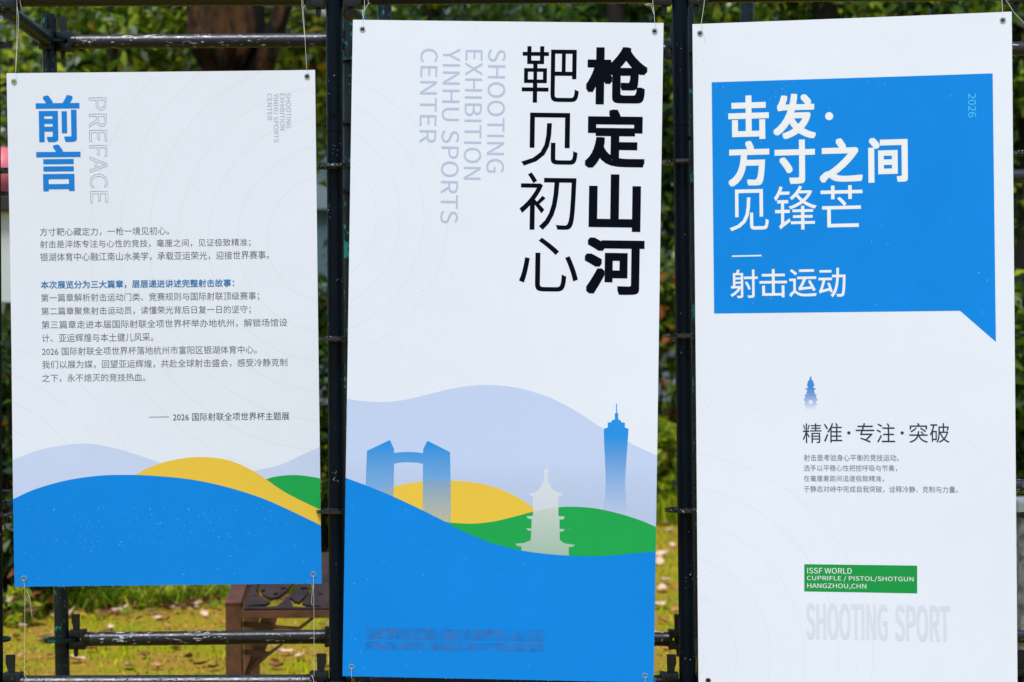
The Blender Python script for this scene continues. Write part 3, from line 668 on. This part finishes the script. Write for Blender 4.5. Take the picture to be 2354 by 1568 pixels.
def pick(pal, n, jit=0.25):
    P = np.array([p[:3] for p in pal]); wgt = np.array([p[3] for p in pal], float); wgt /= wgt.sum()
    c = P[rng.choice(len(P), n, p=wgt)]
    return c * rng.uniform(1 - jit, 1 + jit, (n, 1))
def blades(P, h, wdt, lean, pal, name, parent=None, droop=0.0):
    n = len(P); a = rng.uniform(0, 2 * np.pi, n); hh = h * rng.uniform(0.5, 1.3, n)
    sx = np.stack([np.cos(a), np.sin(a), np.zeros(n)], 1) * (wdt * rng.uniform(0.6, 1.4, n))[:, None]
    b = rng.uniform(0, 2 * np.pi, n); ld = np.stack([np.cos(b), np.sin(b), np.zeros(n)], 1) * (hh * lean * rng.uniform(0.2, 1, n))[:, None]
    up_ = np.zeros((n, 3)); up_[:, 2] = hh
    mid = P + ld * 0.35 + up_ * 0.6; tip = P + ld + up_ * (1 - droop)
    V = np.stack([P - sx, P + sx, mid + sx * 0.75, tip, mid - sx * 0.75], 1).reshape(-1, 3)
    i = np.arange(n)[:, None] * 5
    Q = np.concatenate([i + np.array([[0, 1, 2, 4]])], 0); T = i + np.array([[4, 2, 3, 3]])
    me = bpy.data.meshes.new(name); Fq = np.concatenate([Q, i + np.array([[4, 2, 3, 4]])])
    V = V.astype(np.float32)
    faces4 = Q; faces3 = i + np.array([[4, 2, 3]])
    me.vertices.add(len(V)); me.vertices.foreach_set('co', V.ravel())
    lp = np.concatenate([faces4.ravel(), faces3.ravel()]).astype(np.int32)
    st = np.concatenate([np.arange(len(faces4)) * 4, len(faces4) * 4 + np.arange(len(faces3)) * 3]).astype(np.int32)
    me.loops.add(len(lp)); me.loops.foreach_set('vertex_index', lp); me.polygons.add(len(st)); me.polygons.foreach_set('loop_start', st)
    at_ = me.attributes.new('tint', 'FLOAT_COLOR', 'POINT'); col = np.repeat(pick(pal, n), 5, 0)
    at_.data.foreach_set('color', np.concatenate([col, np.ones((len(col), 1))], 1).astype(np.float32).ravel())
    me.update(calc_edges=True); me.validate(); me.materials.append(M['grass'])
    return link(bpy.data.objects.new(name, me), parent)
def patch(x, y, s, seed):
    return np.sin(x * s * 1.7 + seed) * np.cos(y * s * 1.3 + seed * 2.1) + 0.6 * np.sin(x * s * 4.1 + y * s * 3.3 + seed) + 0.3 * np.sin(x * s * 9 - y * s * 8)
# lawn: green turf in patches, dry tan thatch between
K = 90000; P = np.stack([rng.uniform(-4.5, 5.5, K), 7.4 + 15 * rng.random(K) ** 1.3, np.zeros(K)], 1)
gsel = patch(P[:, 0], P[:, 1], 2.1, 1.7) + rng.normal(0, 0.35, K) > 0.12
blades(P[gsel], 0.032, 0.0042, 0.9, [(0.42, 0.50, 0.005, 4), (0.28, 0.46, 0.005, 4), (0.55, 0.50, 0.008, 2)], 'lawn_grass')['kind'] = 'stuff'
blades(P[~gsel], 0.018, 0.0045, 1.8, [(0.56, 0.32, 0.05, 4), (0.46, 0.30, 0.02, 3), (0.62, 0.42, 0.13, 2), (0.24, 0.13, 0.04, 1.5)], 'dry_grass', droop=0.4)['kind'] = 'stuff'
# tall weeds at the back of the lawn, left
cx = np.stack([-3.0 + 2.3 * rng.random(95) ** 1.25, np.zeros(95), np.zeros(95)], 1); cx[:, 1] = np.maximum(10.7, 12.1 + 0.6 * (cx[:, 0] + 1.6)) + rng.exponential(0.45, 95)
idx = rng.integers(0, 95, 3400); P = cx[idx] + np.stack([rng.normal(0, 0.05, 3400), rng.normal(0, 0.05, 3400), np.zeros(3400)], 1)
blades(P, 0.18, 0.0065, 1.8, [(0.12, 0.24, 0.012, 4), (0.24, 0.36, 0.015, 4), (0.42, 0.44, 0.03, 2), (0.45, 0.30, 0.10, 1)], 'tall_grass', droop=0.45)['kind'] = 'stuff'
K = 4200; P = np.stack([rng.uniform(-3.2, -0.3, K), 10.3 + rng.gamma(2.2, 0.75, K), np.full(K, 0.012)], 1); P = P[P[:, 1] > 11.5 + 0.6 * (P[:, 0] + 2.2) + rng.normal(0, 0.2, len(P))]
K = len(P); a = rng.uniform(0, 6.28, K); ss = rng.uniform(0.016, 0.042, K)[:, None]; u = np.stack([np.cos(a), np.sin(a), rng.normal(0, .35, K)], 1) * ss; v = np.stack([-np.sin(a), np.cos(a), rng.normal(0, .35, K)], 1) * ss * 0.6
P[:, 2] += ss[:, 0] * 0.5
npobj('leaf_litter', np.stack([P - u, P + v, P + u, P - v], 1).reshape(-1, 3), np.arange(K * 4).reshape(-1, 4), M['grass'], None,
      np.repeat(pick([(0.40, 0.24, 0.10, 3), (0.25, 0.11, 0.04, 4), (0.52, 0.38, 0.26, 1.2), (0.09, 0.04, 0.02, 4), (0.16, 0.24, 0.02, 3), (0.6, 0.42, 0.04, .3)], K), 4, 0))['kind'] = 'stuff'
K = 2600; P = np.stack([rng.uniform(1.0, 3.8, K), rng.uniform(17.0, 18.2, K), np.zeros(K)], 1)
blades(P, 0.3, 0.010, 0.6, [(0.26, 0.36, 0.015, 4), (0.38, 0.42, 0.02, 3), (0.15, 0.24, 0.012, 2)], 'tall_grass', droop=0.2)['kind'] = 'stuff'

def fallen_leaf():
    """curled dry leaf about 12 cm long, lying with its tips up"""
    bm = bmesh.new(); nx, ny = 8, 6; g_ = []
    for i in range(nx + 1):
        u = i / nx; row = []
        wd = 0.034 * math.sin(math.pi * min(1, u * 0.95 + 0.04)) ** 0.8 * (1 + 0.12 * math.sin(u * 25))
        for j in range(ny + 1):
            v = j / ny * 2 - 1
            row.append(bm.verts.new(((u - 0.5) * 0.12, v * wd, 0.006 + 0.022 * v * v * (0.4 + u) + 0.025 * (u - 0.45) ** 2 * 2 + 0.004 * math.sin(9 * u + 4 * v))))
        g_.append(row)
    for i in range(nx):
        for j in range(ny): bm.faces.new((g_[i][j], g_[i + 1][j], g_[i + 1][j + 1], g_[i][j + 1]))
    add_tube(bm, (-0.06, 0, 0.015), (-0.095, 0.006, 0.006), 0.0012, 6)
    me = bpy.data.meshes.new('fallen_leaf'); bm.to_mesh(me); bm.free(); me.shade_smooth(); return me
def leaf_kind(c0, c1):
    m = mat('dry_leaf', c0, 0.6, 0.3); n = N(m); n.link(n.mix(n.ramp(n.noise(n.coord(), 40, 4), [(0.35, (0, 0, 0)), (0.65, (1, 1, 1))]), c0, c1), n.b.inputs['Base Color'])
    me = fallen_leaf(); me.materials.append(m); return me
kinds = [(leaf_kind((0.55, 0.36, 0.24), (0.68, 0.50, 0.36)), 'pale pinkish-tan dry leaf curled up on the lawn', 5),
         (leaf_kind((0.10, 0.035, 0.015), (0.20, 0.07, 0.03)), 'dark reddish-brown dry leaf lying on the lawn', 3),
         (leaf_kind((0.36, 0.15, 0.05), (0.45, 0.22, 0.08)), 'orange-brown dry leaf lying on the lawn', 2)]
spots = [(545, 1350, 0, 1.3), (548, 1327, 0, 1.1), (785 - 20, 1270, 0, 1), (690, 1520, 0, 1.1), (760, 1542, 1, .8), (395, 1490, 0, 1.2), (290, 1540, 0, 1.2), (402, 1494, 1, 1), (466, 1535, 1, 1), (492, 1543, 1, .9), (435, 1520, 1, .9),
         (335, 1515, 1, 1), (655, 1508, 0, 1), (635, 1540, 1, 1), (632, 1530, 2, .8), (50, 1450, 0, 1.2), (100, 1475, 0, 1.2), (38, 1472, 1, 1), (105, 1480, 0, 1), (172, 1525, 0, 1.3), (330, 1395, 0, 1.6), (280, 1412, 0, 1.3), (410, 1385, 0, 1.2),
         (245, 1395, 2, 1.1), (430, 1375, 2, 1), (455, 1398, 0, 1), (365, 1425, 1, 1), (380, 1447, 2, .9), (470, 1420, 0, .9), (358, 1540, 2, .9), (1525, 1210, 0, 1.2), (1540, 1225, 0, 1.2), (1520, 1282, 0, 1.6), (1512, 1300, 0, 1.7), (1530, 1345, 0, 1.6),
         (1522, 1362, 0, 1.4), (1515, 1400, 0, 1.4), (1527, 1436, 2, 1), (1545, 1260, 0, 1.1), (1512, 1465, 2, .8), (1532, 1500, 2, .9), (1550, 1410, 2, .9), (745, 1218, 0, 1.8), (742, 1252, 0, 1.3), (20, 1360, 2, 1.2), (12, 1420, 0, 1.2), (590, 1480, 2, 1), (610, 1455, 1, .9),
         (2344, 1490, 2, 1), (2348, 1515, 2, 1), (205, 1500, 2, .9), (245, 1460, 1, .9), (312, 1372, 2, 1.2), (500, 1362, 0, 1.1), (520, 1440, 2, .8), (745, 1445, 0, 1.0), (735, 1520, 2, .9)]
for _ in range(16): spots.append((random.uniform(40, 520), random.uniform(1375, 1555), random.choice((0, 0, 1, 2, 2)), random.uniform(.5, .9)))
for _ in range(30): spots.append((random.uniform(800, 2300), random.uniform(1180, 1555), random.choice((0, 0, 1, 2)), random.uniform(.8, 1.3)))
for x, y, k, s_ in spots:
    o = bpy.data.objects.new('fallen_leaf', kinds[k][0]); p = ground_at(x, y); o.location = (p.x, p.y, 0.016)
    o.rotation_euler = (random.uniform(-.35, .35), random.uniform(-.35, .35), random.uniform(0, 6.3)); o.scale = (s_ * 0.68, s_ * 0.68, s_ * 0.5)
    link(o); tag(o, kinds[k][1], 'leaf', 'fallen leaves on the lawn')

# ================================================================= TREES AND SHRUBS
DARK = (0.012, 0.036, 0.009); DEEP = (0.030, 0.080, 0.010); MID = (0.085, 0.18, 0.013); LIGHT = (0.19, 0.31, 0.018); LIME = (0.40, 0.48, 0.022); YEL = (0.62, 0.40, 0.02); RED = (0.46, 0.12, 0.03); GLINT = (0.34, 0.42, 0.32)  # last tone paints pale blurred highlights into the leaf colours
def leaves(name, centres, radii, n, size, pal, parent, flat=0.75):
    """leaf-sized faces clumped round the given centres"""
    cs = np.array(centres, float); rs = np.array(radii, float).reshape(len(cs), -1); rs = np.broadcast_to(rs, (len(cs), 3)) if rs.shape[1] == 1 else rs
    idx = rng.integers(0, len(cs), n); d = rng.normal(0, 1, (n, 3)); d /= np.linalg.norm(d, axis=1, keepdims=True)
    P = cs[idx] + d * rs[idx] * (rng.random((n, 1)) ** 0.45)
    P[:, 2] = np.maximum(P[:, 2], 0.03)
    s = size * rng.uniform(0.55, 1.35, n)
    nrm = d * 0.5 + rng.normal(0, 0.55, (n, 3)) + np.array([0, -0.15, 0.55]); nrm /= np.linalg.norm(nrm, axis=1, keepdims=True)
    t = np.cross(nrm, rng.normal(0, 1, (n, 3))); t /= np.linalg.norm(t, axis=1, keepdims=True); b = np.cross(nrm, t)
    L, Wd = t * s[:, None], b * (s * 0.42)[:, None]; bend = nrm * (s * 0.18)[:, None]
    V = np.stack([P - L, P - L * 0.1 + Wd + bend, P + L - bend, P - L * 0.1 - Wd + bend], 1).reshape(-1, 3)
    Q = np.arange(n * 4).reshape(-1, 4)
    col = np.repeat(pick(pal, n, 0.3), 4, 0)
    org = np.array(parent.location) if parent else 0
    return npobj(name, V - org, Q, M['leaf'], parent, col=col)
bark = mat('bark', (0.05, 0.032, 0.02), 0.85, 0.25); n = N(bark)
n.link(n.mix(n.ramp(n.noise(n.coord((1, 1, 0.3)), 6.5, 6, 0.65), [(0.46, (0, 0, 0)), (0.62, (1, 1, 1))]), (0.012, 0.009, 0.008), (0.17, 0.075, 0.022)), n.b.inputs['Base Color'])
n.bump(n.noise(n.coord((1, 1, 0.18)), 16, 6, 0.7), 1.0, 0.25)
dbark = mat('dark_bark', (0.018, 0.015, 0.011), 0.85, 0.2); N(dbark).bump(N(dbark).noise(N(dbark).coord((1, 1, .2)), 20, 5), 0.8, 0.05)
rbark = mat('red_brown_bark', (0.085, 0.032, 0.018), 0.8, 0.2)
def limb(bm, pts_, r0, r1, seg=18, rough=0.11):
    k = len(pts_) - 1; rings = []
    for i, p in enumerate(pts_):
        p = Vector(p); d = (Vector(pts_[min(i + 1, k)]) - Vector(pts_[max(i - 1, 0)])).normalized(); q = d.to_track_quat('Z', 'Y')
        r = r0 + (r1 - r0) * i / k
        rings.append([bm.verts.new(p + q @ Vector((math.cos(2 * math.pi * j / seg), math.sin(2 * math.pi * j / seg), 0)) * r * (1 + random.uniform(-rough, rough) + 0.06 * math.sin(3 * j + i))) for j in range(seg)])
    for i in range(k):
        for j in range(seg): bm.faces.new((rings[i][j], rings[i][(j + 1) % seg], rings[i + 1][(j + 1) % seg], rings[i + 1][j]))
    bm.faces.new(rings[-1]); bm.faces.new(list(reversed(rings[0])))
def tree(x, d, r, h, label, crown, n, size, pal, m=bark, lean=0.0, limbs=(), name='tree', group=None):
    base = at(x, 806, d); base.z = 0
    t = empty(name, base, label, 'tree', group)
    bm = bmesh.new(); K_ = 9; limb(bm, [(lean * (i / K_) * h + 0.03 * math.sin(i * 1.7), 0.02 * math.sin(i), h * i / K_ - 0.05 * (i == 0)) for i in range(K_ + 1)], r * 1.18, r * 0.62)
    obj('trunk', bm, m, t)
    for ps, a, b in limbs:
        bm = bmesh.new(); limb(bm, [Vector(p) - base for p in ps], a, b, 10); obj('limb', bm, m, t)
    leaves('crown', crown[0], crown[1], n, size, pal, t)
    return t
def cl(region, n, d0, d1, rad):
    """clump centres spread over a survey window and a depth range"""
    x0, y0, x1, y1 = region; cs, rs = [], []
    for _ in range(n):
        d = random.uniform(d0, d1); p = at(random.uniform(x0, x1), random.uniform(y0, y1), d); cs.append(tuple(p)); rs.append(rad * random.uniform(0.6, 1.4))
    return cs, rs
GREEN = [(*DEEP, 3), (*MID, 4), (*LIGHT, 3), (*LIME, 1.6), (*GLINT, 0.5)]
SUNNY = [(*MID, 3), (*LIGHT, 4), (*LIME, 3.5), (*YEL, 0.3), (*GLINT, 1.4), (*DEEP, 3)]
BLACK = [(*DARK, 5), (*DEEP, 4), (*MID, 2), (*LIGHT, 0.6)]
# the big trunk behind the left banner and its crown
xA = 520
tree(xA, 14.0, 0.315, 6.5, 'thick brown tree trunk rising behind the left banner, forked under leafy branches', cl((120, -120, 760, 150), 60, 14.6, 16.5, 0.34), 6500, 0.062, SUNNY, bark, 0.0,
     limbs=[([at(590, 170, 14.0), at(612, 118, 13.95), at(638, 55, 13.9), at(668, -30, 13.9)], 0.11, 0.045)])
tree(686, 15.5, 0.075, 6.5, 'slim red-brown tree stem between the thick trunk and the central banner', cl((650, -120, 800, 330), 22, 15.8, 17.5, 0.35), 2600, 0.06, SUNNY, rbark, 0.017, limbs=[([at(700, 165, 15.4), at(730, 140, 15.4), at(765, 110, 15.4)], 0.03, 0.015)])
tree(262, 15.0, 0.035, 6.0, 'thin dark sapling behind the upper bar of the left bay', cl((60, -100, 430, 330), 55, 15.3, 18, 0.36), 6000, 0.064, [(*DEEP, 3), (*MID, 4), (*LIGHT, 3), (*LIME, 3), (*YEL, 0.18), (*GLINT, 1.4)], dbark, 0.003, name='sapling')
tree(30, 17.5, 0.06, 6.0, 'tree with pale highlights painted into its leaves, left edge, behind the slanting scaffold tube', cl((-160, -60, 120, 330), 26, 17.5, 19, 0.34), 2600, 0.07, [(0.62, 0.66, 0.62, 4), (*GLINT, 3), (*MID, 3), (*DEEP, 3)], dbark)  # near-white leaf tones stand in for blurred highlights and sky
tree(1000, 18.5, 0.11, 7.0, 'leafy tree above the central banner, gaps of pale building showing through', cl((760, -160, 1250, 110), 34, 18.0, 20, 0.38), 3600, 0.065, [(*DEEP, 4), (*MID, 4), (*LIGHT, 2), (*LIME, .6)], dbark)
tree(1420, 22.5, 0.12, 8.5, 'dark dense tree behind the right edge of the central banner', cl((1230, -160, 1640, 560), 90, 22.5, 24.5, 0.55), 15000, 0.08, BLACK, dbark)
tree(1900, 17.0, 0.12, 7.0, 'bright green tree above the speech-bubble banner', cl((1600, -160, 2260, 200), 80, 16.5, 18.5, 0.36), 9000, 0.066, [(*DARK, 3), (*DEEP, 3), (*MID, 4), (*LIGHT, 3), (*LIME, 2)], dbark)
tree(2350, 16.0, 0.09, 6.0, 'green tree at the right edge of the frame, beside the speech-bubble banner', cl((2240, -100, 2480, 620), 50, 15.8, 17.5, 0.36), 9000, 0.062, GREEN, dbark)
def shrub(x, d, wd, ht, n, size, pal, label, low=0.0, name='shrub'):
    base = at(x, 806, d); base.z = 0
    t = empty(name, base, label, 'shrub', 'shrubs behind the lawn'); cs, rs = [], []
    for _ in range(26):
        a = random.uniform(0, 6.28); q = random.random() ** 0.5
        z = low + ht * random.uniform(0.08, 0.92); k = math.sin(math.pi * min(0.97, 0.25 + 0.7 * z / ht)) ** 0.6
        cs.append((base.x + wd / 2 * q * k * math.cos(a), base.y + wd / 2 * q * k * math.sin(a) * 0.8, z)); rs.append(0.13 * ht * random.uniform(0.8, 1.5))
    bm = bmesh.new()
    for k in range(5):
        a = k * 1.3; limb(bm, [(0.05 * math.cos(a), 0.05 * math.sin(a), -0.02), (0.2 * wd * math.cos(a), 0.2 * wd * math.sin(a), ht * 0.4), (0.3 * wd * math.cos(a), 0.3 * wd * math.sin(a), ht * 0.8)], 0.014, 0.006, 6)
    obj('stems', bm, dbark, t)
    leaves('foliage', cs, rs, n, size, pal, t)
GS = [(*DARK, 2), (*DEEP, 4), (*MID, 4), (*LIGHT, 1.5)]
shrub(730, 15.0, 1.3, 2.0, 6500, 0.055, [(*DARK, 2), (*DEEP, 4), (*MID, 4), (*LIGHT, 2), (*LIME, .8), (*RED, .3)], 'leafy green shrub in the gap beside the left banner, tinged with red tips')
shrub(1500, 19.6, 2.0, 2.5, 8000, 0.065, [(*DEEP, 3), (*MID, 4), (*LIGHT, 3), (*LIME, 1.6), (*RED, 1.6)], 'tall shrub with red and orange new leaves in the gap beside the central banner')
shrub(1560, 18.2, 2.4, 1.12, 7000, 0.05, [(*MID, 2), (*LIGHT, 4), (*LIME, 5), (0.38, .42, .02, 3)], 'low yellow-green bush at the edge of the lawn, in the gap beside the central banner')
shrub(2360, 13.5, 1.3, 1.9, 5200, 0.075, [(*DARK, 2), (*DEEP, 4), (*MID, 4), (*LIGHT, 2), (*LIME, .6)], 'dark green shrub with broad leaves at the right edge of the frame')
shrub(0, 11.6, 0.75, 1.72, 5200, 0.045, [(*DARK, 3), (*DEEP, 4), (*MID, 3), (*RED, .3)], 'dark green shrub at the left edge, below the pale kiosk panel')
shrub(330, 15.5, 2.0, 1.5, 5200, 0.055, GS, 'broad dark green shrub behind the left banner, in front of the tree trunks')
shrub(1060, 17.0, 2.2, 1.8, 5200, 0.055, GS, 'broad green shrub behind the central banner')
shrub(1950, 16.0, 2.4, 1.9, 5600, 0.055, GS, 'broad green shrub behind the speech-bubble banner')
# low plants at the edge of the lawn, left
def plant(x, y, s_, label):
    p = ground_at(x, y); t = empty('weed', p, label, 'plant', 'weeds at the edge of the lawn')
    cs = [(p.x + random.uniform(-.5, .5) * s_, p.y + random.uniform(-.3, .3) * s_, random.uniform(.1, .75) * s_) for _ in range(9)]
    leaves('foliage', cs, [0.24 * s_] * 9, 260, 0.042, [(*LIGHT, 3), (*LIME, 4), (0.32, .38, .02, 3), (0.45, .27, .10, 1.2)], t)
for x, y, s_, lb in ((30, 1400, .5, 'leafy weed in front of the left-most black standard'), (92, 1392, .42, 'leafy weed left of the green-chipped rear standard'), (205, 1385, .45, 'leafy weed right of the green-chipped rear standard'),
                     (290, 1368, .40, 'light green weed below the left banner, between standard and bench'), (375, 1352, .38, 'small weed below the middle of the left banner'), (18, 1440, .25, 'lowest small weed, in the bottom left corner of the lawn')):
    plant(x, y, s_, lb)
# the far wood: one closed mass of foliage behind everything
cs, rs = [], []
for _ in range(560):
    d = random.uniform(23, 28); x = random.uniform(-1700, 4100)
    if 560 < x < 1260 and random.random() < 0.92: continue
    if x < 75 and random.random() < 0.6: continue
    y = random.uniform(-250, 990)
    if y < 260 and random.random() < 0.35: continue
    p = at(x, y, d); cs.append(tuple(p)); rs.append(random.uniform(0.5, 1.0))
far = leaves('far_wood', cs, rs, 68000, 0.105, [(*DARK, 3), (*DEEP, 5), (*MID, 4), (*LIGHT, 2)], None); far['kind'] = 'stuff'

# ================================================================= THINGS IN THE BACKGROUND
wallm = mat('grey_blue_wall', (0.07, 0.135, 0.17), 0.7); wall2 = mat('pale_wall', (0.17, 0.235, 0.28), 0.7); glass = mat('dark_glass', (0.05, 0.09, 0.13), 0.12, 0.6)
c0 = at(930, 806, 32); bld = empty('building', (c0.x, c0.y, 0), 'grey-blue building with pale bands and windows, far behind the trees', 'building')
def bb(name, c, s, m, parent, bevel=0.0):
    bm = bmesh.new(); add_box(bm, Vector(c), s, bevel=bevel); return obj(name, bm, m, parent, smooth=False)
bb('wall', (0, 3, 4.0), (9.0, 6, 8.0), wallm, bld)
for k in range(5): bb('band', (0, -0.06, 0.9 + 1.55 * k), (9.1, 0.16, 0.45), wall2, bld)
for k in range(5):
    for j in range(6):
        wn = bb('window', (-3.6 + 1.45 * j, -0.02, 1.75 + 1.55 * k), (1.0, 0.10, 0.85), wall2, bld); bb('pane', (-3.6 + 1.45 * j, -0.085, 1.75 + 1.55 * k), (0.88, 0.02, 0.73), glass, wn)
bb('roof', (0, 3, 8.1), (9.4, 6.4, 0.25), wall2, bld)
c0 = at(-40, 806, 12.0); kiosk = empty('kiosk', (c0.x, c0.y, 0), 'pale grey kiosk with a dark roof slab, cut off by the left edge', 'kiosk')
kz = lambda y: CAM_H + (806 - y) / 4600 * 12.0
pale = mat('kiosk_panel', (0.50, 0.55, 0.53), 0.6); darkm = mat('kiosk_roof', (0.012, 0.012, 0.010), 0.6)
bb('wall', (-0.05, 0.3, kz(690) / 2 + kz(478) / 2), (0.5, 0.6, kz(478) - kz(690)), pale, kiosk, 0.01)
bb('base', (-0.05, 0.3, kz(690) / 2), (0.44, 0.54, kz(690)), mat('kiosk_base', (0.05, 0.025, 0.02), 0.7), kiosk, 0.01)
bb('roof', (-0.02, 0.3, kz(462)), (0.62, 0.75, kz(444) - kz(480)), darkm, kiosk, 0.008)
bb('corner_post', (0.06, -0.015, kz(690) / 2 + kz(482) / 2), (0.02, 0.02, kz(482) - kz(690)), mat('kiosk_trim', (0.12, 0.17, 0.17), 0.5), kiosk)
pk = mat('pink_shell', (0.62, 0.13, 0.17), 0.45); bm = bmesh.new()
bmesh.ops.create_uvsphere(bm, u_segments=32, v_segments=16, radius=0.17)
for v in bm.verts: v.co.x *= 0.95; v.co.z = v.co.z * 1.0 + 0.15; v.co.z = max(v.co.z, 0.0)
bmesh.ops.translate(bm, vec=(0, 0, 0), verts=bm.verts)
lan = empty('lantern', (c0.x + 0.06, c0.y + 0.28, kz(443)), 'rounded pink lantern with a white rim, on the roof of the pale kiosk', 'lantern')
obj('shade', bm, pk, lan); bm = bmesh.new(); add_tube(bm, (0, 0, 0.0), (0, 0, 0.018), 0.135, 28); obj('rim', bm, wall2, lan)
# weathered stone block by the right-hand standard
st = mat('weathered_stone', (0.32, 0.33, 0.34), 0.85, 0.2); n = N(st)
n.link(n.ramp(n.noise(n.coord(), 12, 6, 0.7), [(0.35, (0.06, 0.05, 0.05)), (0.5, (0.17, 0.175, 0.18)), (0.7, (0.34, 0.36, 0.37))]), n.b.inputs['Base Color']); n.bump(n.noise(n.coord(), 30, 6, .7), 0.8, 0.03)
c0 = ground_at(2385, 1500); stone = empty('stone_post', c0, 'weathered grey stone post with a pale cap, at the right edge behind the scaffold', 'post')
hz = (1500 - 1180) / 4600 * c0.y
bm = bmesh.new(); add_box(bm, Vector((0, 0.1, hz / 2)), (0.16, 0.2, hz), bevel=0.02); bmesh.ops.subdivide_edges(bm, edges=bm.edges, cuts=3, use_grid_fill=True)
for v in bm.verts: v.co += Vector([random.uniform(-.005, .005) for _ in range(3)])
obj('shaft', bm, st, stone); bb('cap', (0, 0.1, hz + 0.03), (0.19, 0.24, 0.075), mat('cap_stone', (0.22, 0.25, 0.26), 0.8), stone, 0.015)
